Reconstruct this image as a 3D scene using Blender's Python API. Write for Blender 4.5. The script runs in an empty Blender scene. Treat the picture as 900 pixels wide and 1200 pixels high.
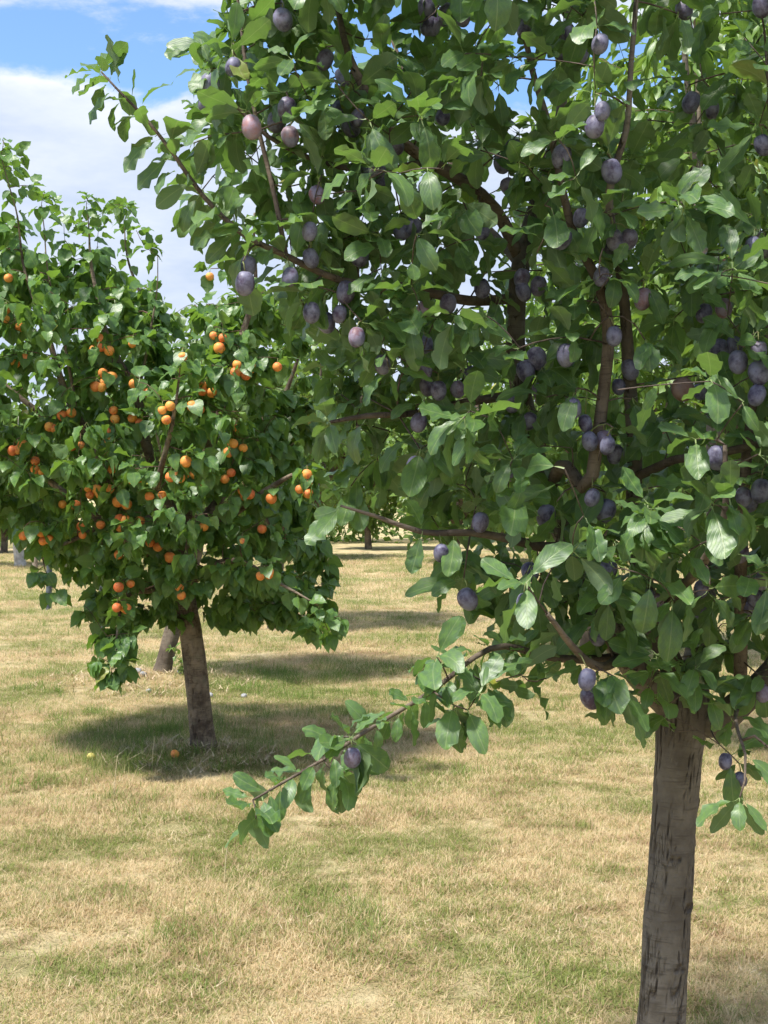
import bpy, math, random
import numpy as np
from mathutils import Vector, Matrix, noise as mnoise

R = math.radians
random.seed(7)
rng = np.random.default_rng(7)
scene = bpy.context.scene
col = scene.collection

# ------------------------------------------------------------------ camera
F, HZ, CH = 1500.0, 580.0, 1.4          # focal length in photo pixels, horizon row, camera height (m)
cam_d = bpy.data.cameras.new('camera')
cam_d.sensor_fit = 'VERTICAL'
cam_d.sensor_height = 36.0
cam_d.lens = 36.0 * F / 1200.0
cam_d.shift_y = -(600 - HZ) / 1200.0
cam_d.clip_start, cam_d.clip_end = 0.05, 3000
cam = bpy.data.objects.new('camera', cam_d)
cam.location = (0, 0, CH)
cam.rotation_euler = (R(90), 0, 0)
col.objects.link(cam)
scene.camera = cam

# ------------------------------------------------------------------ sun, sky, exposure
SUN_EL = R(62)
SUN_AZ = math.atan2(-0.80, -0.58)       # from +Y towards +X: high, left and a little behind the viewer
sun_dir = Vector((math.sin(SUN_AZ) * math.cos(SUN_EL), math.cos(SUN_AZ) * math.cos(SUN_EL), math.sin(SUN_EL)))
sun_d = bpy.data.lights.new('sun', 'SUN')
sun_d.energy = 2.85
sun_d.angle = R(6.0)
sun_d.color = (1.0, 0.955, 0.88)
sun = bpy.data.objects.new('sun', sun_d)
sun.rotation_euler = (-sun_dir).to_track_quat('-Z', 'Y').to_euler()
sun.location = (0, 0, 30)
col.objects.link(sun)

world = bpy.data.worlds.new('World')
scene.world = world
world.use_nodes = True


class NT:
    """small helper for node trees"""
    def __init__(self, tree):
        self.t = tree
        tree.nodes.clear()

    def n(self, kind, **kw):
        nd = self.t.nodes.new(kind)
        for k, v in kw.items():
            if k == 'inp':
                for i, val in v.items():
                    s = nd.inputs[i]
                    if isinstance(val, bpy.types.NodeSocket):
                        self.t.links.new(val, s)
                    else:
                        s.default_value = val
            else:
                setattr(nd, k, v)
        return nd

    def link(self, a, b):
        self.t.links.new(a, b)

    def math(self, op, a, b=0.0, c=0.0, clamp=False):
        return self.n('ShaderNodeMath', operation=op, use_clamp=clamp, inp={0: a, 1: b, 2: c}).outputs[0]

    def mix(self, f, a, b, blend='MIX'):
        m = self.n('ShaderNodeMix', data_type='RGBA', blend_type=blend)
        for i, val in ((0, f), (6, a), (7, b)):
            if isinstance(val, bpy.types.NodeSocket):
                self.t.links.new(val, m.inputs[i])
            else:
                if i and len(val) == 3:
                    val = (*val, 1)
                m.inputs[i].default_value = val
        return m.outputs[2]

    def ramp(self, fac, stops, interp='LINEAR'):
        r = self.n('ShaderNodeValToRGB', inp={0: fac})
        r.color_ramp.interpolation = interp
        e = r.color_ramp.elements
        while len(e) < len(stops):
            e.new(0.5)
        for k, (p, c) in enumerate(stops):
            e[k].position = p
            if isinstance(c, (int, float)):
                c = (c, c, c)
            e[k].color = (*c, 1)
        return r.outputs[0]

    def noise(self, vec, scale, detail=3, rough=0.55, dist=0.0):
        return self.n('ShaderNodeTexNoise', inp={'Vector': vec, 'Scale': scale, 'Detail': detail,
                                                'Roughness': rough, 'Distortion': dist}).outputs[0]

    def mapping(self, vec, loc=(0, 0, 0), rot=(0, 0, 0), scale=(1, 1, 1)):
        return self.n('ShaderNodeMapping', inp={'Vector': vec, 'Location': loc, 'Rotation': rot, 'Scale': scale}).outputs[0]

    def sstep(self, x, a, b):
        return self.n('ShaderNodeMapRange', interpolation_type='SMOOTHSTEP',
                      inp={0: x, 1: a, 2: b, 3: 0.0, 4: 1.0}).outputs[0]


w = NT(world.node_tree)
sky = w.n('ShaderNodeTexSky', sky_type='NISHITA', sun_disc=False, sun_elevation=SUN_EL, sun_rotation=SUN_AZ,
          altitude=150, air_density=1.0, dust_density=0.6, ozone_density=2.0)
tc = w.n('ShaderNodeTexCoord').outputs['Generated']
sep = w.n('ShaderNodeSeparateXYZ', inp={0: tc})
z = sep.outputs[2]
wp = w.mapping(tc, loc=(0.35, 0.1, 0.2), scale=(1.0, 1.0, 2.3))
n1 = w.noise(wp, 3.1, 10, 0.62, 0.25)
n2 = w.noise(w.mapping(tc, loc=(3.1, 1.7, 0.4), scale=(1, 1, 3.0)), 7.0, 5, 0.6)
# fair-weather cumulus: a broad bank low over the horizon, open blue and wisps higher up
bias = w.ramp(z, [(0.0, 0.74), (0.265, 0.70), (0.302, 0.50), (0.318, 0.485), (0.345, 0.535), (1.0, 0.55)])
dens = w.math('ADD', n1, w.math('SUBTRACT', bias, 0.5))
mask = w.sstep(dens, 0.48, 0.575)
shade = w.ramp(w.math('ADD', w.math('MULTIPLY', n2, 0.6), w.math('MULTIPLY', dens, 0.5)),
               [(0.44, (4.6, 4.65, 4.75)), (0.56, (3.55, 3.8, 4.3)), (0.76, (2.6, 3.0, 3.75))])
skyc = w.mix(1.0, sky.outputs[0], (0.78, 0.90, 1.0), 'MULTIPLY')
out = w.mix(w.math('MULTIPLY', mask, 0.96), skyc, shade)
bg = w.n('ShaderNodeBackground', inp={'Color': out, 'Strength': 0.097})
w.link(bg.outputs[0], w.n('ShaderNodeOutputWorld').inputs[0])

vs = scene.view_settings
vs.view_transform = 'Standard'
vs.look = 'None'
vs.exposure = 1.40
vs.gamma = 1.0
vs.use_curve_mapping = False
cy = scene.cycles
cy.use_denoising = True
cy.max_bounces = 6
cy.use_adaptive_sampling = True
cy.adaptive_threshold = 0.02
cy.diffuse_bounces = 3
cy.transmission_bounces = 4
cy.sample_clamp_indirect = 4.0


# ------------------------------------------------------------------ helpers
def at(px, py, Y):
    """world point that stands at depth Y and is seen at a photo pixel"""
    return np.array([(px - 450) / F * Y, Y, CH - (py - HZ) / F * Y])


def proj(P):
    P = np.asarray(P, float)
    return np.stack([450 + P[..., 0] / P[..., 1] * F, HZ - (P[..., 2] - CH) / P[..., 1] * F], -1)


def nvec(q):
    return [mnoise.noise(q + Vector((k * 17.3, k * 5.1, k * 9.7))) * 1.4 for k in range(3)]


def unit(v):
    v = np.asarray(v, float)
    return v / max(np.linalg.norm(v), 1e-9)


def mesh_np(name, V, T, uv=None, mats=(), smooth=True, midx=None):
    me = bpy.data.meshes.new(name)
    V = np.ascontiguousarray(V, np.float32)
    T = np.ascontiguousarray(T, np.int32)
    me.vertices.add(len(V))
    me.vertices.foreach_set('co', V.ravel())
    me.loops.add(T.size)
    me.loops.foreach_set('vertex_index', T.ravel())
    me.polygons.add(len(T))
    me.polygons.foreach_set('loop_start', np.arange(len(T), dtype=np.int32) * T.shape[1])
    if smooth:
        me.polygons.foreach_set('use_smooth', np.ones(len(T), bool))
    if midx is not None:
        me.polygons.foreach_set('material_index', np.asarray(midx, np.int32))
    if uv is not None:
        l = me.uv_layers.new(name='UVMap')
        l.data.foreach_set('uv', np.ascontiguousarray(uv[T.ravel()], np.float32).ravel())
    for m in mats:
        me.materials.append(m)
    me.update(calc_edges=True)
    me.validate()
    return me


def add(name, me, parent=None, loc=None):
    o = bpy.data.objects.new(name, me)
    col.objects.link(o)
    if parent is not None:
        o.parent = parent
    if loc is not None:
        o.location = loc
    return o


def tag(o, label=None, cat=None, group=None, kind=None):
    for k, v in (('label', label), ('category', cat), ('group', group), ('kind', kind)):
        if v:
            o[k] = v
    return o


def catmull(P, step):
    P = np.asarray(P, float)
    if len(P) < 2:
        return P
    Q = np.vstack([2 * P[0] - P[1], P, 2 * P[-1] - P[-2]])
    out = []
    for i in range(1, len(Q) - 2):
        p0, p1, p2, p3 = Q[i - 1], Q[i], Q[i + 1], Q[i + 2]
        n = max(1, int(np.linalg.norm(p2[:3] - p1[:3]) / step))
        for k in range(n):
            t = k / n
            out.append(0.5 * ((2 * p1) + (-p0 + p2) * t + (2 * p0 - 5 * p1 + 4 * p2 - p3) * t * t + (-p0 + 3 * p1 - 3 * p2 + p3) * t ** 3))
    out.append(P[-1])
    return np.array(out)


def tube(P, rad, seg=6, lump=0.0, lfreq=20.0, closed_tip=True, seed=0.0):
    """tapered tube along P with uneven radius; returns verts, triangles, uv"""
    P = np.asarray(P, float)
    n = len(P)
    tang = np.gradient(P, axis=0)
    tang /= np.maximum(np.linalg.norm(tang, axis=1), 1e-9)[:, None]
    ref = np.array([0.31, 0.95, 0.05]) if abs(tang[0][1]) < 0.8 else np.array([1.0, 0.1, 0.2])
    V, uv = [], []
    L = 0.0
    for i in range(n):
        t = tang[i]
        a = unit(ref - t * ref.dot(t))
        ref = a
        b = np.cross(t, a)
        if i:
            L += np.linalg.norm(P[i] - P[i - 1])
        for k in range(seg):
            th = 2 * math.pi * k / seg
            d = a * math.cos(th) + b * math.sin(th)
            r = rad[i]
            if lump:
                q = P[i] * lfreq
                r *= 1 + lump * (mnoise.noise(Vector((d[0] * 1.4 + seed, d[1] * 1.4, q[2] * 0.35 + q[0] * 0.2))) +
                                 0.5 * mnoise.noise(Vector((d[0] * 4 + seed, d[1] * 4, q[2] * 1.1 + q[1] * 0.4))))
            V.append(P[i] + d * r)
            uv.append((k / seg, L))
    T = []
    for i in range(n - 1):
        for k in range(seg):
            a0, a1 = i * seg + k, i * seg + (k + 1) % seg
            T.append((a0, a1, a1 + seg))
            T.append((a0, a1 + seg, a0 + seg))
    if closed_tip:
        for end in (0, n - 1):
            c = len(V)
            V.append(P[end])
            uv.append((0.5, L if end else 0))
            for k in range(seg):
                a0, a1 = end * seg + k, end * seg + (k + 1) % seg
                T.append((c, a0, a1) if end else (c, a1, a0))
    return np.array(V), np.array(T), np.array(uv)


class Acc:
    """collects triangle geometry into one mesh"""
    def __init__(self):
        self.V, self.T, self.U, self.n = [], [], [], 0

    def put(self, V, T, U):
        self.V.append(V)
        self.T.append(np.asarray(T) + self.n)
        self.U.append(U)
        self.n += len(V)

    def mesh(self, name, mats, off=(0, 0, 0), smooth=True):
        return mesh_np(name, np.vstack(self.V) - np.asarray(off), np.vstack(self.T), np.vstack(self.U), mats, smooth)


def in_poly(x, y, poly):
    c = False
    j = len(poly) - 1
    for i in range(len(poly)):
        xi, yi = poly[i]
        xj, yj = poly[j]
        if (yi > y) != (yj > y) and x < (xj - xi) * (y - yi) / (yj - yi) + xi:
            c = not c
        j = i
    return c


def poly_dist(x, y, poly):
    best = 1e9
    for i in range(len(poly)):
        ax, ay = poly[i]
        bx, by = poly[(i + 1) % len(poly)]
        t = ((x - ax) * (bx - ax) + (y - ay) * (by - ay)) / max((bx - ax) ** 2 + (by - ay) ** 2, 1e-9)
        t = min(1, max(0, t))
        best = min(best, math.hypot(x - ax - t * (bx - ax), y - ay - t * (by - ay)))
    return best


# ------------------------------------------------------------------ materials
def new_mat(name):
    m = bpy.data.materials.new(name)
    m.use_nodes = True
    return m, NT(m.node_tree)


def leaf_mat(name, cols, under, trans, rib, gloss=0.42, tfac=0.34, veins=9.0):
    m, t = new_mat(name)
    rnd = t.math('FRACT', t.math('ADD', t.n('ShaderNodeObjectInfo').outputs['Random'],
                                 t.n('ShaderNodeNewGeometry').outputs['Random Per Island']))
    uv = t.n('ShaderNodeUVMap').outputs[0]
    s = t.n('ShaderNodeSeparateXYZ', inp={0: uv})
    u, v = s.outputs[0], s.outputs[1]
    au = t.math('ABSOLUTE', t.math('SUBTRACT', u, 0.5))
    base = t.ramp(rnd, [(i / (len(cols) - 1), c) for i, c in enumerate(cols)])
    base = t.mix(t.sstep(rnd, 0.995, 0.997), base, (0.34, 0.30, 0.05))
    off = t.n('ShaderNodeCombineXYZ', inp={0: t.math('MULTIPLY', rnd, 37.0), 1: t.math('MULTIPLY', rnd, 11.0)}).outputs[0]
    uvr = t.n('ShaderNodeVectorMath', operation='ADD', inp={0: uv, 1: off}).outputs[0]
    mot = t.noise(uvr, 5.0, 4, 0.6)
    base = t.mix(t.sstep(mot, 0.35, 0.75), base, t.mix(0.5, base, trans))
    # midrib and side veins
    ribm = t.math('SUBTRACT', 1.0, t.sstep(au, 0.008, 0.03))
    vw = t.math('SINE', t.math('MULTIPLY', t.math('SUBTRACT', v, t.math('MULTIPLY', au, 0.9)), veins * 6.283))
    vein = t.math('MULTIPLY', t.sstep(vw, 0.80, 1.0), 0.13)
    ribf = t.math('MAXIMUM', t.math('MULTIPLY', ribm, 0.6), vein)
    top = t.mix(ribf, base, rib)
    und = t.mix(ribf, t.mix(t.math('MULTIPLY', rnd, 0.4), under, base), rib)
    bf = t.n('ShaderNodeNewGeometry').outputs['Backfacing']
    c = t.mix(bf, top, und)
    # small brown blemishes on some leaves
    spot = t.math('MULTIPLY', t.sstep(t.noise(uvr, 9.0, 2, 0.5), 0.72, 0.76), t.sstep(rnd, 0.45, 0.6))
    c = t.mix(t.math('MULTIPLY', spot, 0.7), c, (0.13, 0.08, 0.03))
    pet = t.math('LESS_THAN', v, 0.0)
    c = t.mix(pet, c, rib)
    hgt = t.math('ADD', t.math('MULTIPLY', t.math('MAXIMUM', ribm, t.sstep(vw, 0.5, 1.0)), -1.0), t.math('MULTIPLY', mot, 0.8))
    bmp = t.n('ShaderNodeBump', inp={'Strength': 0.15, 'Distance': 0.002, 'Height': hgt})
    rough = t.math('ADD', gloss, t.math('MULTIPLY', bf, 0.25))
    p = t.n('ShaderNodeBsdfPrincipled', inp={'Base Color': c, 'Roughness': rough, 'Specular IOR Level': 0.52, 'Normal': bmp.outputs[0]})
    tr = t.n('ShaderNodeBsdfTranslucent', inp={'Color': t.mix(t.math('MULTIPLY', ribf, 0.5), trans, rib), 'Normal': bmp.outputs[0]})
    mx = t.n('ShaderNodeMixShader', inp={0: tfac, 1: p.outputs[0], 2: tr.outputs[0]})
    t.link(mx.outputs[0], t.n('ShaderNodeOutputMaterial').inputs[0])
    return m


def bark_mat(name, light, dark, crack, vscale=1.0, bump=0.6, moss=0.0):
    m, t = new_mat(name)
    oc = t.n('ShaderNodeTexCoord').outputs['Object']
    big = t.noise(oc, 7 * vscale, 5, 0.6)
    # horizontal lenticel banding, fine
    band = t.noise(t.mapping(oc, scale=(14, 14, 120)), vscale, 4, 0.65)
    # long wandering vertical cracks: contour lines of a stretched noise
    def crack_lines(sx, sz, off, wd):
        q = t.noise(t.mapping(oc, loc=(off, off * 2, off), scale=(sx, sx, sz)), vscale, 3, 0.55)
        return t.math('SUBTRACT', 1.0, t.sstep(t.math('ABSOLUTE', t.math('SUBTRACT', q, 0.5)), wd * 0.25, wd))
    msk = t.sstep(t.noise(t.mapping(oc, scale=(11, 11, 5)), vscale, 3, 0.6), 0.50, 0.56)
    ckm = t.math('MULTIPLY', t.math('MAXIMUM', crack_lines(19, 1.7, 1.3, 0.011), t.math('MULTIPLY', crack_lines(40, 5.5, 4.1, 0.013), 0.7)), msk)
    ckm = t.math('MAXIMUM', t.math('MULTIPLY', ckm, 0.6), t.math('MULTIPLY', t.n('ShaderNodeAttribute', attribute_name='crack').outputs['Fac'], 0.68))
    fine = t.noise(t.mapping(oc, scale=(60, 60, 30)), vscale, 4, 0.7)
    c = t.mix(t.sstep(big, 0.32, 0.68), dark, light)
    c = t.mix(t.math('MULTIPLY', t.sstep(band, 0.52, 0.66), 0.7), c, dark)
    c = t.mix(t.math('MULTIPLY', t.sstep(fine, 0.55, 0.75), 0.45), c, light)
    c = t.mix(t.math('MULTIPLY', ckm, 0.9), c, crack)
    if moss:
        c = t.mix(t.math('MULTIPLY', t.sstep(t.noise(oc, 14, 4), 0.55, 0.7), moss), c, (0.20, 0.20, 0.13))
    h = t.math('ADD', t.math('MULTIPLY', ckm, -1.6), t.math('ADD', t.math('MULTIPLY', band, 0.45), t.math('ADD', t.math('MULTIPLY', fine, 0.5), t.math('MULTIPLY', big, 0.6))))
    b = t.n('ShaderNodeBump', inp={'Strength': bump, 'Distance': 0.006, 'Height': h})
    p = t.n('ShaderNodeBsdfPrincipled', inp={'Base Color': c, 'Roughness': 0.85, 'Specular IOR Level': 0.25, 'Normal': b.outputs[0]})
    t.link(p.outputs[0], t.n('ShaderNodeOutputMaterial').inputs[0])
    return m


def fruit_mat(name, stops, blush, bloom, bloom_amt, rough):
    m, t = new_mat(name)
    rnd = t.n('ShaderNodeObjectInfo').outputs['Random']
    oc = t.n('ShaderNodeTexCoord').outputs['Object']
    off = t.n('ShaderNodeCombineXYZ', inp={0: t.math('MULTIPLY', rnd, 31.0), 1: t.math('MULTIPLY', rnd, 17.0)}).outputs[0]
    q = t.n('ShaderNodeVectorMath', operation='ADD', inp={0: oc, 1: off}).outputs[0]
    c = t.ramp(rnd, stops)
    c = t.mix(t.sstep(t.noise(q, 26, 2, 0.5), 0.48, 0.70), c, blush)
    bl = t.math('MULTIPLY', t.sstep(t.noise(q, 55, 5, 0.65), 0.30, 0.62), bloom_amt)
    c = t.mix(bl, c, bloom)
    rub = t.sstep(t.noise(t.mapping(q, scale=(1, 1, 0.35)), 90, 2, 0.5), 0.66, 0.72)
    c = t.mix(t.math('MULTIPLY', rub, 0.45), c, t.ramp(rnd, stops))
    p = t.n('ShaderNodeBsdfPrincipled', inp={'Base Color': c, 'Roughness': rough, 'Specular IOR Level': 0.35,
                                            'Subsurface Weight': 0.06, 'Subsurface Radius': (0.01, 0.004, 0.003)})
    t.link(p.outputs[0], t.n('ShaderNodeOutputMaterial').inputs[0])
    return m


M = {}
M['plum_leaf'] = leaf_mat('plum_leaf', [(0.058, 0.116, 0.054), (0.078, 0.144, 0.066), (0.104, 0.176, 0.078), (0.070, 0.130, 0.072)],
                          (0.130, 0.190, 0.105), (0.20, 0.37, 0.050), (0.28, 0.36, 0.15), 0.41, 0.33, 8.0)
M['apricot_leaf'] = leaf_mat('apricot_leaf', [(0.054, 0.128, 0.040), (0.068, 0.152, 0.047), (0.094, 0.188, 0.056), (0.053, 0.122, 0.046)],
                             (0.110, 0.185, 0.07), (0.22, 0.39, 0.04), (0.22, 0.30, 0.10), 0.40, 0.36, 6.0)
M['peach_leaf'] = leaf_mat('narrow_leaf', [(0.075, 0.150, 0.035), (0.110, 0.200, 0.045), (0.150, 0.245, 0.055)],
                           (0.13, 0.20, 0.07), (0.26, 0.42, 0.05), (0.26, 0.34, 0.12), 0.40, 0.36, 6.0)
M['far_leaf'] = leaf_mat('pale_leaf', [(0.070, 0.135, 0.035), (0.100, 0.180, 0.045), (0.130, 0.215, 0.055)],
                         (0.12, 0.19, 0.07), (0.24, 0.38, 0.05), (0.22, 0.30, 0.10), 0.45, 0.34, 5.0)
M['plum_bark'] = bark_mat('plum_bark', (0.205, 0.180, 0.148), (0.088, 0.073, 0.058), (0.034, 0.021, 0.015), 1.0, 1.0)
M['limb_bark'] = bark_mat('plum_limb_bark', (0.190, 0.150, 0.115), (0.072, 0.054, 0.043), (0.020, 0.012, 0.009), 1.6, 0.6)
M['apricot_bark'] = bark_mat('apricot_bark', (0.260, 0.205, 0.145), (0.070, 0.050, 0.036), (0.022, 0.014, 0.010), 1.5, 1.0, 0.4)
M['grey_bark'] = bark_mat('grey_bark', (0.20, 0.165, 0.125), (0.085, 0.066, 0.05), (0.025, 0.017, 0.012), 1.2, 0.8, 0.2)
M['limewash'] = bark_mat('limewashed_bark', (0.66, 0.64, 0.60), (0.40, 0.37, 0.33), (0.12, 0.09, 0.07), 1.2, 0.6)
M['stake'] = bark_mat('weathered_wood', (0.34, 0.29, 0.23), (0.19, 0.15, 0.11), (0.06, 0.045, 0.03), 2.0, 0.5)
M['stake_dark'] = bark_mat('dark_wood', (0.13, 0.15, 0.16), (0.06, 0.07, 0.08), (0.02, 0.02, 0.02), 2.0, 0.5)
M['stake_pale'] = bark_mat('pale_wood', (0.62, 0.56, 0.44), (0.45, 0.38, 0.28), (0.18, 0.13, 0.08), 2.0, 0.4)


def twig_mat(name, a, b):
    m, t = new_mat(name)
    oc = t.n('ShaderNodeTexCoord').outputs['Object']
    c = t.mix(t.sstep(t.noise(oc, 40, 4, 0.6), 0.35, 0.65), a, b)
    bm = t.n('ShaderNodeBump', inp={'Strength': 0.4, 'Distance': 0.002, 'Height': t.noise(oc, 300, 3)})
    p = t.n('ShaderNodeBsdfPrincipled', inp={'Base Color': c, 'Roughness': 0.7, 'Normal': bm.outputs[0]})
    t.link(p.outputs[0], t.n('ShaderNodeOutputMaterial').inputs[0])
    return m


M['plum_twig'] = twig_mat('plum_twig', (0.045, 0.028, 0.022), (0.13, 0.095, 0.075))
M['apricot_twig'] = twig_mat('apricot_twig', (0.055, 0.028, 0.018), (0.15, 0.075, 0.045))
M['stalk'] = twig_mat('fruit_stalk', (0.16, 0.20, 0.06), (0.22, 0.22, 0.09))
M['cap'] = twig_mat('blue_tape', (0.06, 0.30, 0.62), (0.10, 0.40, 0.75))
M['stone'] = twig_mat('grey_stone', (0.22, 0.225, 0.235), (0.38, 0.38, 0.38))
M['plum'] = fruit_mat('plum_skin', [(0.0, (0.030, 0.024, 0.060)), (0.60, (0.045, 0.032, 0.072)), (0.86, (0.075, 0.042, 0.075)), (0.95, (0.26, 0.115, 0.12)), (1.0, (0.42, 0.19, 0.15))],
                      (0.050, 0.038, 0.085), (0.29, 0.29, 0.41), 0.62, 0.5)
M['split'] = fruit_mat('split_plum_skin', [(0.0, (0.10, 0.055, 0.04)), (1.0, (0.13, 0.07, 0.05))], (0.06, 0.03, 0.025), (0.22, 0.18, 0.18), 0.3, 0.6)
M['apricot'] = fruit_mat('apricot_skin', [(0.0, (0.76, 0.34, 0.065)), (0.40, (0.78, 0.29, 0.05)), (0.78, (0.72, 0.19, 0.04)), (1.0, (0.64, 0.11, 0.035))],
                         (0.62, 0.12, 0.04), (0.82, 0.44, 0.15), 0.30, 0.55)

# ------------------------------------------------------------------ ground
def gnoise(x, y):
    return 0.030 * mnoise.noise(Vector((x * 0.45, y * 0.45, 3.3))) + 0.014 * mnoise.noise(Vector((x * 1.7, y * 1.7, 7.1)))


MOUNDS = [(at(232, 893, 6.75)[0], 6.85, 0.42, 0.05), (at(175, 800, 9.5)[0], 9.5, 0.65, 0.06)]


def gz(x, y):
    r = math.hypot(x, y - 10)
    f = max(0.0, min(1.0, (26 - r) / 8))
    h = gnoise(x, y) * f
    for mx, my, mr, mh in MOUNDS:
        d2 = ((x - mx) ** 2 + ((y - my) * 1.25) ** 2) / mr ** 2
        if d2 < 4:
            h += mh * math.exp(-d2 * 1.6)
    return h


def patch_colour(t, pos, lo):
    """dry straw, tan and live green patches over the field; same pattern for soil and blades"""
    flat = t.mapping(pos, scale=(1, 1, 0.0))
    g1 = t.noise(flat, 0.75, 4, 0.6)
    g2 = t.noise(t.mapping(flat, loc=(5, 9, 0)), 2.6, 4, 0.65)
    g3 = t.noise(t.mapping(flat, loc=(1, 3, 0)), 9.0, 3, 0.6)
    green = t.sstep(t.math('ADD', t.math('MULTIPLY', g1, 0.55), t.math('ADD', t.math('MULTIPLY', g2, 0.35), t.math('MULTIPLY', g3, 0.18))), 0.46, 0.66)
    brown = t.sstep(t.math('ADD', t.math('MULTIPLY', g2, 0.6), t.math('MULTIPLY', g3, 0.5)), 0.53, 0.66)
    return green, brown


m, t = new_mat('dry_lawn_soil')
pos = t.n('ShaderNodeNewGeometry').outputs['Position']
gr, br = patch_colour(t, pos, True)
fine = t.noise(pos, 60, 5, 0.7)
mid = t.noise(pos, 14, 5, 0.65)
c = t.mix(t.sstep(mid, 0.3, 0.7), (0.50, 0.39, 0.22), (0.64, 0.53, 0.31))
c = t.mix(t.math('MULTIPLY', br, 0.7), c, (0.38, 0.25, 0.155))
c = t.mix(t.math('MULTIPLY', gr, 0.72), c, (0.17, 0.20, 0.055))
c = t.mix(t.math('MULTIPLY', t.sstep(fine, 0.55, 0.75), 0.4), c, (0.18, 0.135, 0.08))
b = t.n('ShaderNodeBump', inp={'Strength': 0.9, 'Distance': 0.03, 'Height': t.math('ADD', fine, mid)})
p = t.n('ShaderNodeBsdfPrincipled', inp={'Base Color': c, 'Roughness': 0.95, 'Specular IOR Level': 0.1, 'Normal': b.outputs[0]})
t.link(p.outputs[0], t.n('ShaderNodeOutputMaterial').inputs[0])
M['soil'] = m

xs = np.concatenate([[-900, -300, -100, -50], np.linspace(-28, 28, 225), [50, 100, 300, 900]])
ys = np.concatenate([[-900, -300, -100, -40], np.linspace(-18, 38, 225), [60, 100, 300, 900]])
GV = np.array([[x, y, gz(x, y)] for y in ys for x in xs])
nx = len(xs)
ii, jj = np.meshgrid(np.arange(len(ys) - 1), np.arange(nx - 1), indexing='ij')
a0 = (ii * nx + jj).ravel()
GT = np.stack([a0, a0 + 1, a0 + nx + 1, a0 + nx], 1)
ground = add('ground', mesh_np('ground', GV, GT, None, [M['soil']]))
tag(ground, 'dry mown orchard lawn of straw and green patches', 'ground', kind='structure')


# ------------------------------------------------------------------ leaf and fruit shapes
PROFILE = {
    'plum': ([0, .10, .25, .45, .60, .75, .88, .96, 1], [.05, .32, .66, .92, 1.0, .93, .68, .36, .02]),
    'apricot': ([0, .06, .18, .35, .55, .72, .86, .95, 1], [.12, .62, .95, 1.0, .86, .60, .28, .09, .01]),
    'narrow': ([0, .15, .35, .55, .75, .9, 1], [.08, .62, .97, 1.0, .72, .34, .01]),
}


def leaf_shape(kind, r, rows, half, pet, cols_=4):
    """one leaf of unit length along +Y, upper side +Z, stalk at the origin"""
    tx, wx = PROFILE[kind]
    fold = r.uniform(0.12, 0.75)
    curl = r.uniform(-0.2, 1.25) if kind != 'apricot' else r.uniform(0.1, 0.9)
    twist = r.uniform(-0.5, 0.5)
    side = r.uniform(-0.25, 0.25)
    wav, wf, wph = r.uniform(0.03, 0.10), r.uniform(2.0, 4.0), r.uniform(0, 6)
    V, U, T = [], [], []
    pw = 0.014 if kind != 'narrow' else 0.01
    ps = 2
    bend = r.uniform(-0.3, 0.6)
    for k in range(ps):
        s = k / ps
        y = s * pet
        zz = -bend * pet * s * (1 - s)
        for e in (-1, 1):
            V.append((e * pw, y, zz))
            U.append((0.5 + 0.02 * e, -1 + s * 0.8))
    lens = {9: np.array([0, .07, .17, .30, .46, .62, .77, .89, .97, 1]), 8: np.array([0, .05, .14, .28, .45, .62, .78, .91, 1])}.get(rows, np.linspace(0, 1, rows + 1))
    ang = 0.0
    py, pz, pxx = pet, 0.0, 0.0
    start = len(V)
    for i, s in enumerate(lens):
        if i:
            d = s - lens[i - 1]
            ang = -curl * (s ** 1.3) * 0.9
            yaw = side * s
            py += d * math.cos(ang) * math.cos(yaw)
            pz += d * math.sin(ang)
            pxx += d * math.sin(yaw)
        hw = np.interp(s, tx, wx) * half
        if i == rows:
            V.append((pxx, py, pz))
            U.append((0.5, 1.0))
            break
        for k in range(cols_ + 1):
            u = -1 + 2 * k / cols_
            x = u * hw
            zz = abs(x) * fold * (1 - 0.5 * s) - (abs(u) ** 2) * hw * 0.12
            zz += wav * math.sin(wf * 6.283 * s + wph + (2.1 if u > 0 else 0)) * abs(u) * (hw / half)
            tw = twist * s
            V.append((pxx + x * math.cos(tw), py - 0.04 * abs(u) * hw, pz + zz + x * math.sin(tw)))
            U.append((0.5 + u * 0.5 * np.interp(s, tx, wx), max(0.001, s)))
    n = cols_ + 1
    for k in range(ps - 1):
        a = k * 2
        T += [(a, a + 1, a + 3), (a, a + 3, a + 2)]
    a, cmid = (ps - 1) * 2, start + cols_ // 2
    T += [(a, a + 1, cmid)]
    for i in range(rows - 1):
        for k in range(cols_):
            b = start + i * n + k
            T += [(b, b + 1, b + n + 1), (b, b + n + 1, b + n)]
    tip = len(V) - 1
    for k in range(cols_):
        b = start + (rows - 1) * n + k
        T.append((b, b + 1, tip))
    return np.array(V, float), np.array(T), np.array(U, float)


LEAVES = {}
rl = random.Random(3)
LEAVES['plum'] = [leaf_shape('plum', rl, 9, rl.uniform(0.215, 0.29), 0.22, 2) for _ in range(16)]
LEAVES['apricot'] = [leaf_shape('apricot', rl, 8, rl.uniform(0.35, 0.45), 0.32, 2) for _ in range(12)]
LEAVES['narrow'] = [leaf_shape('narrow', rl, 4, rl.uniform(0.11, 0.15), 0.08, 2) for _ in range(8)]
LEAVES['far'] = [leaf_shape('plum', rl, 2, 0.34, 0.12, 2) for _ in range(6)]


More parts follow.
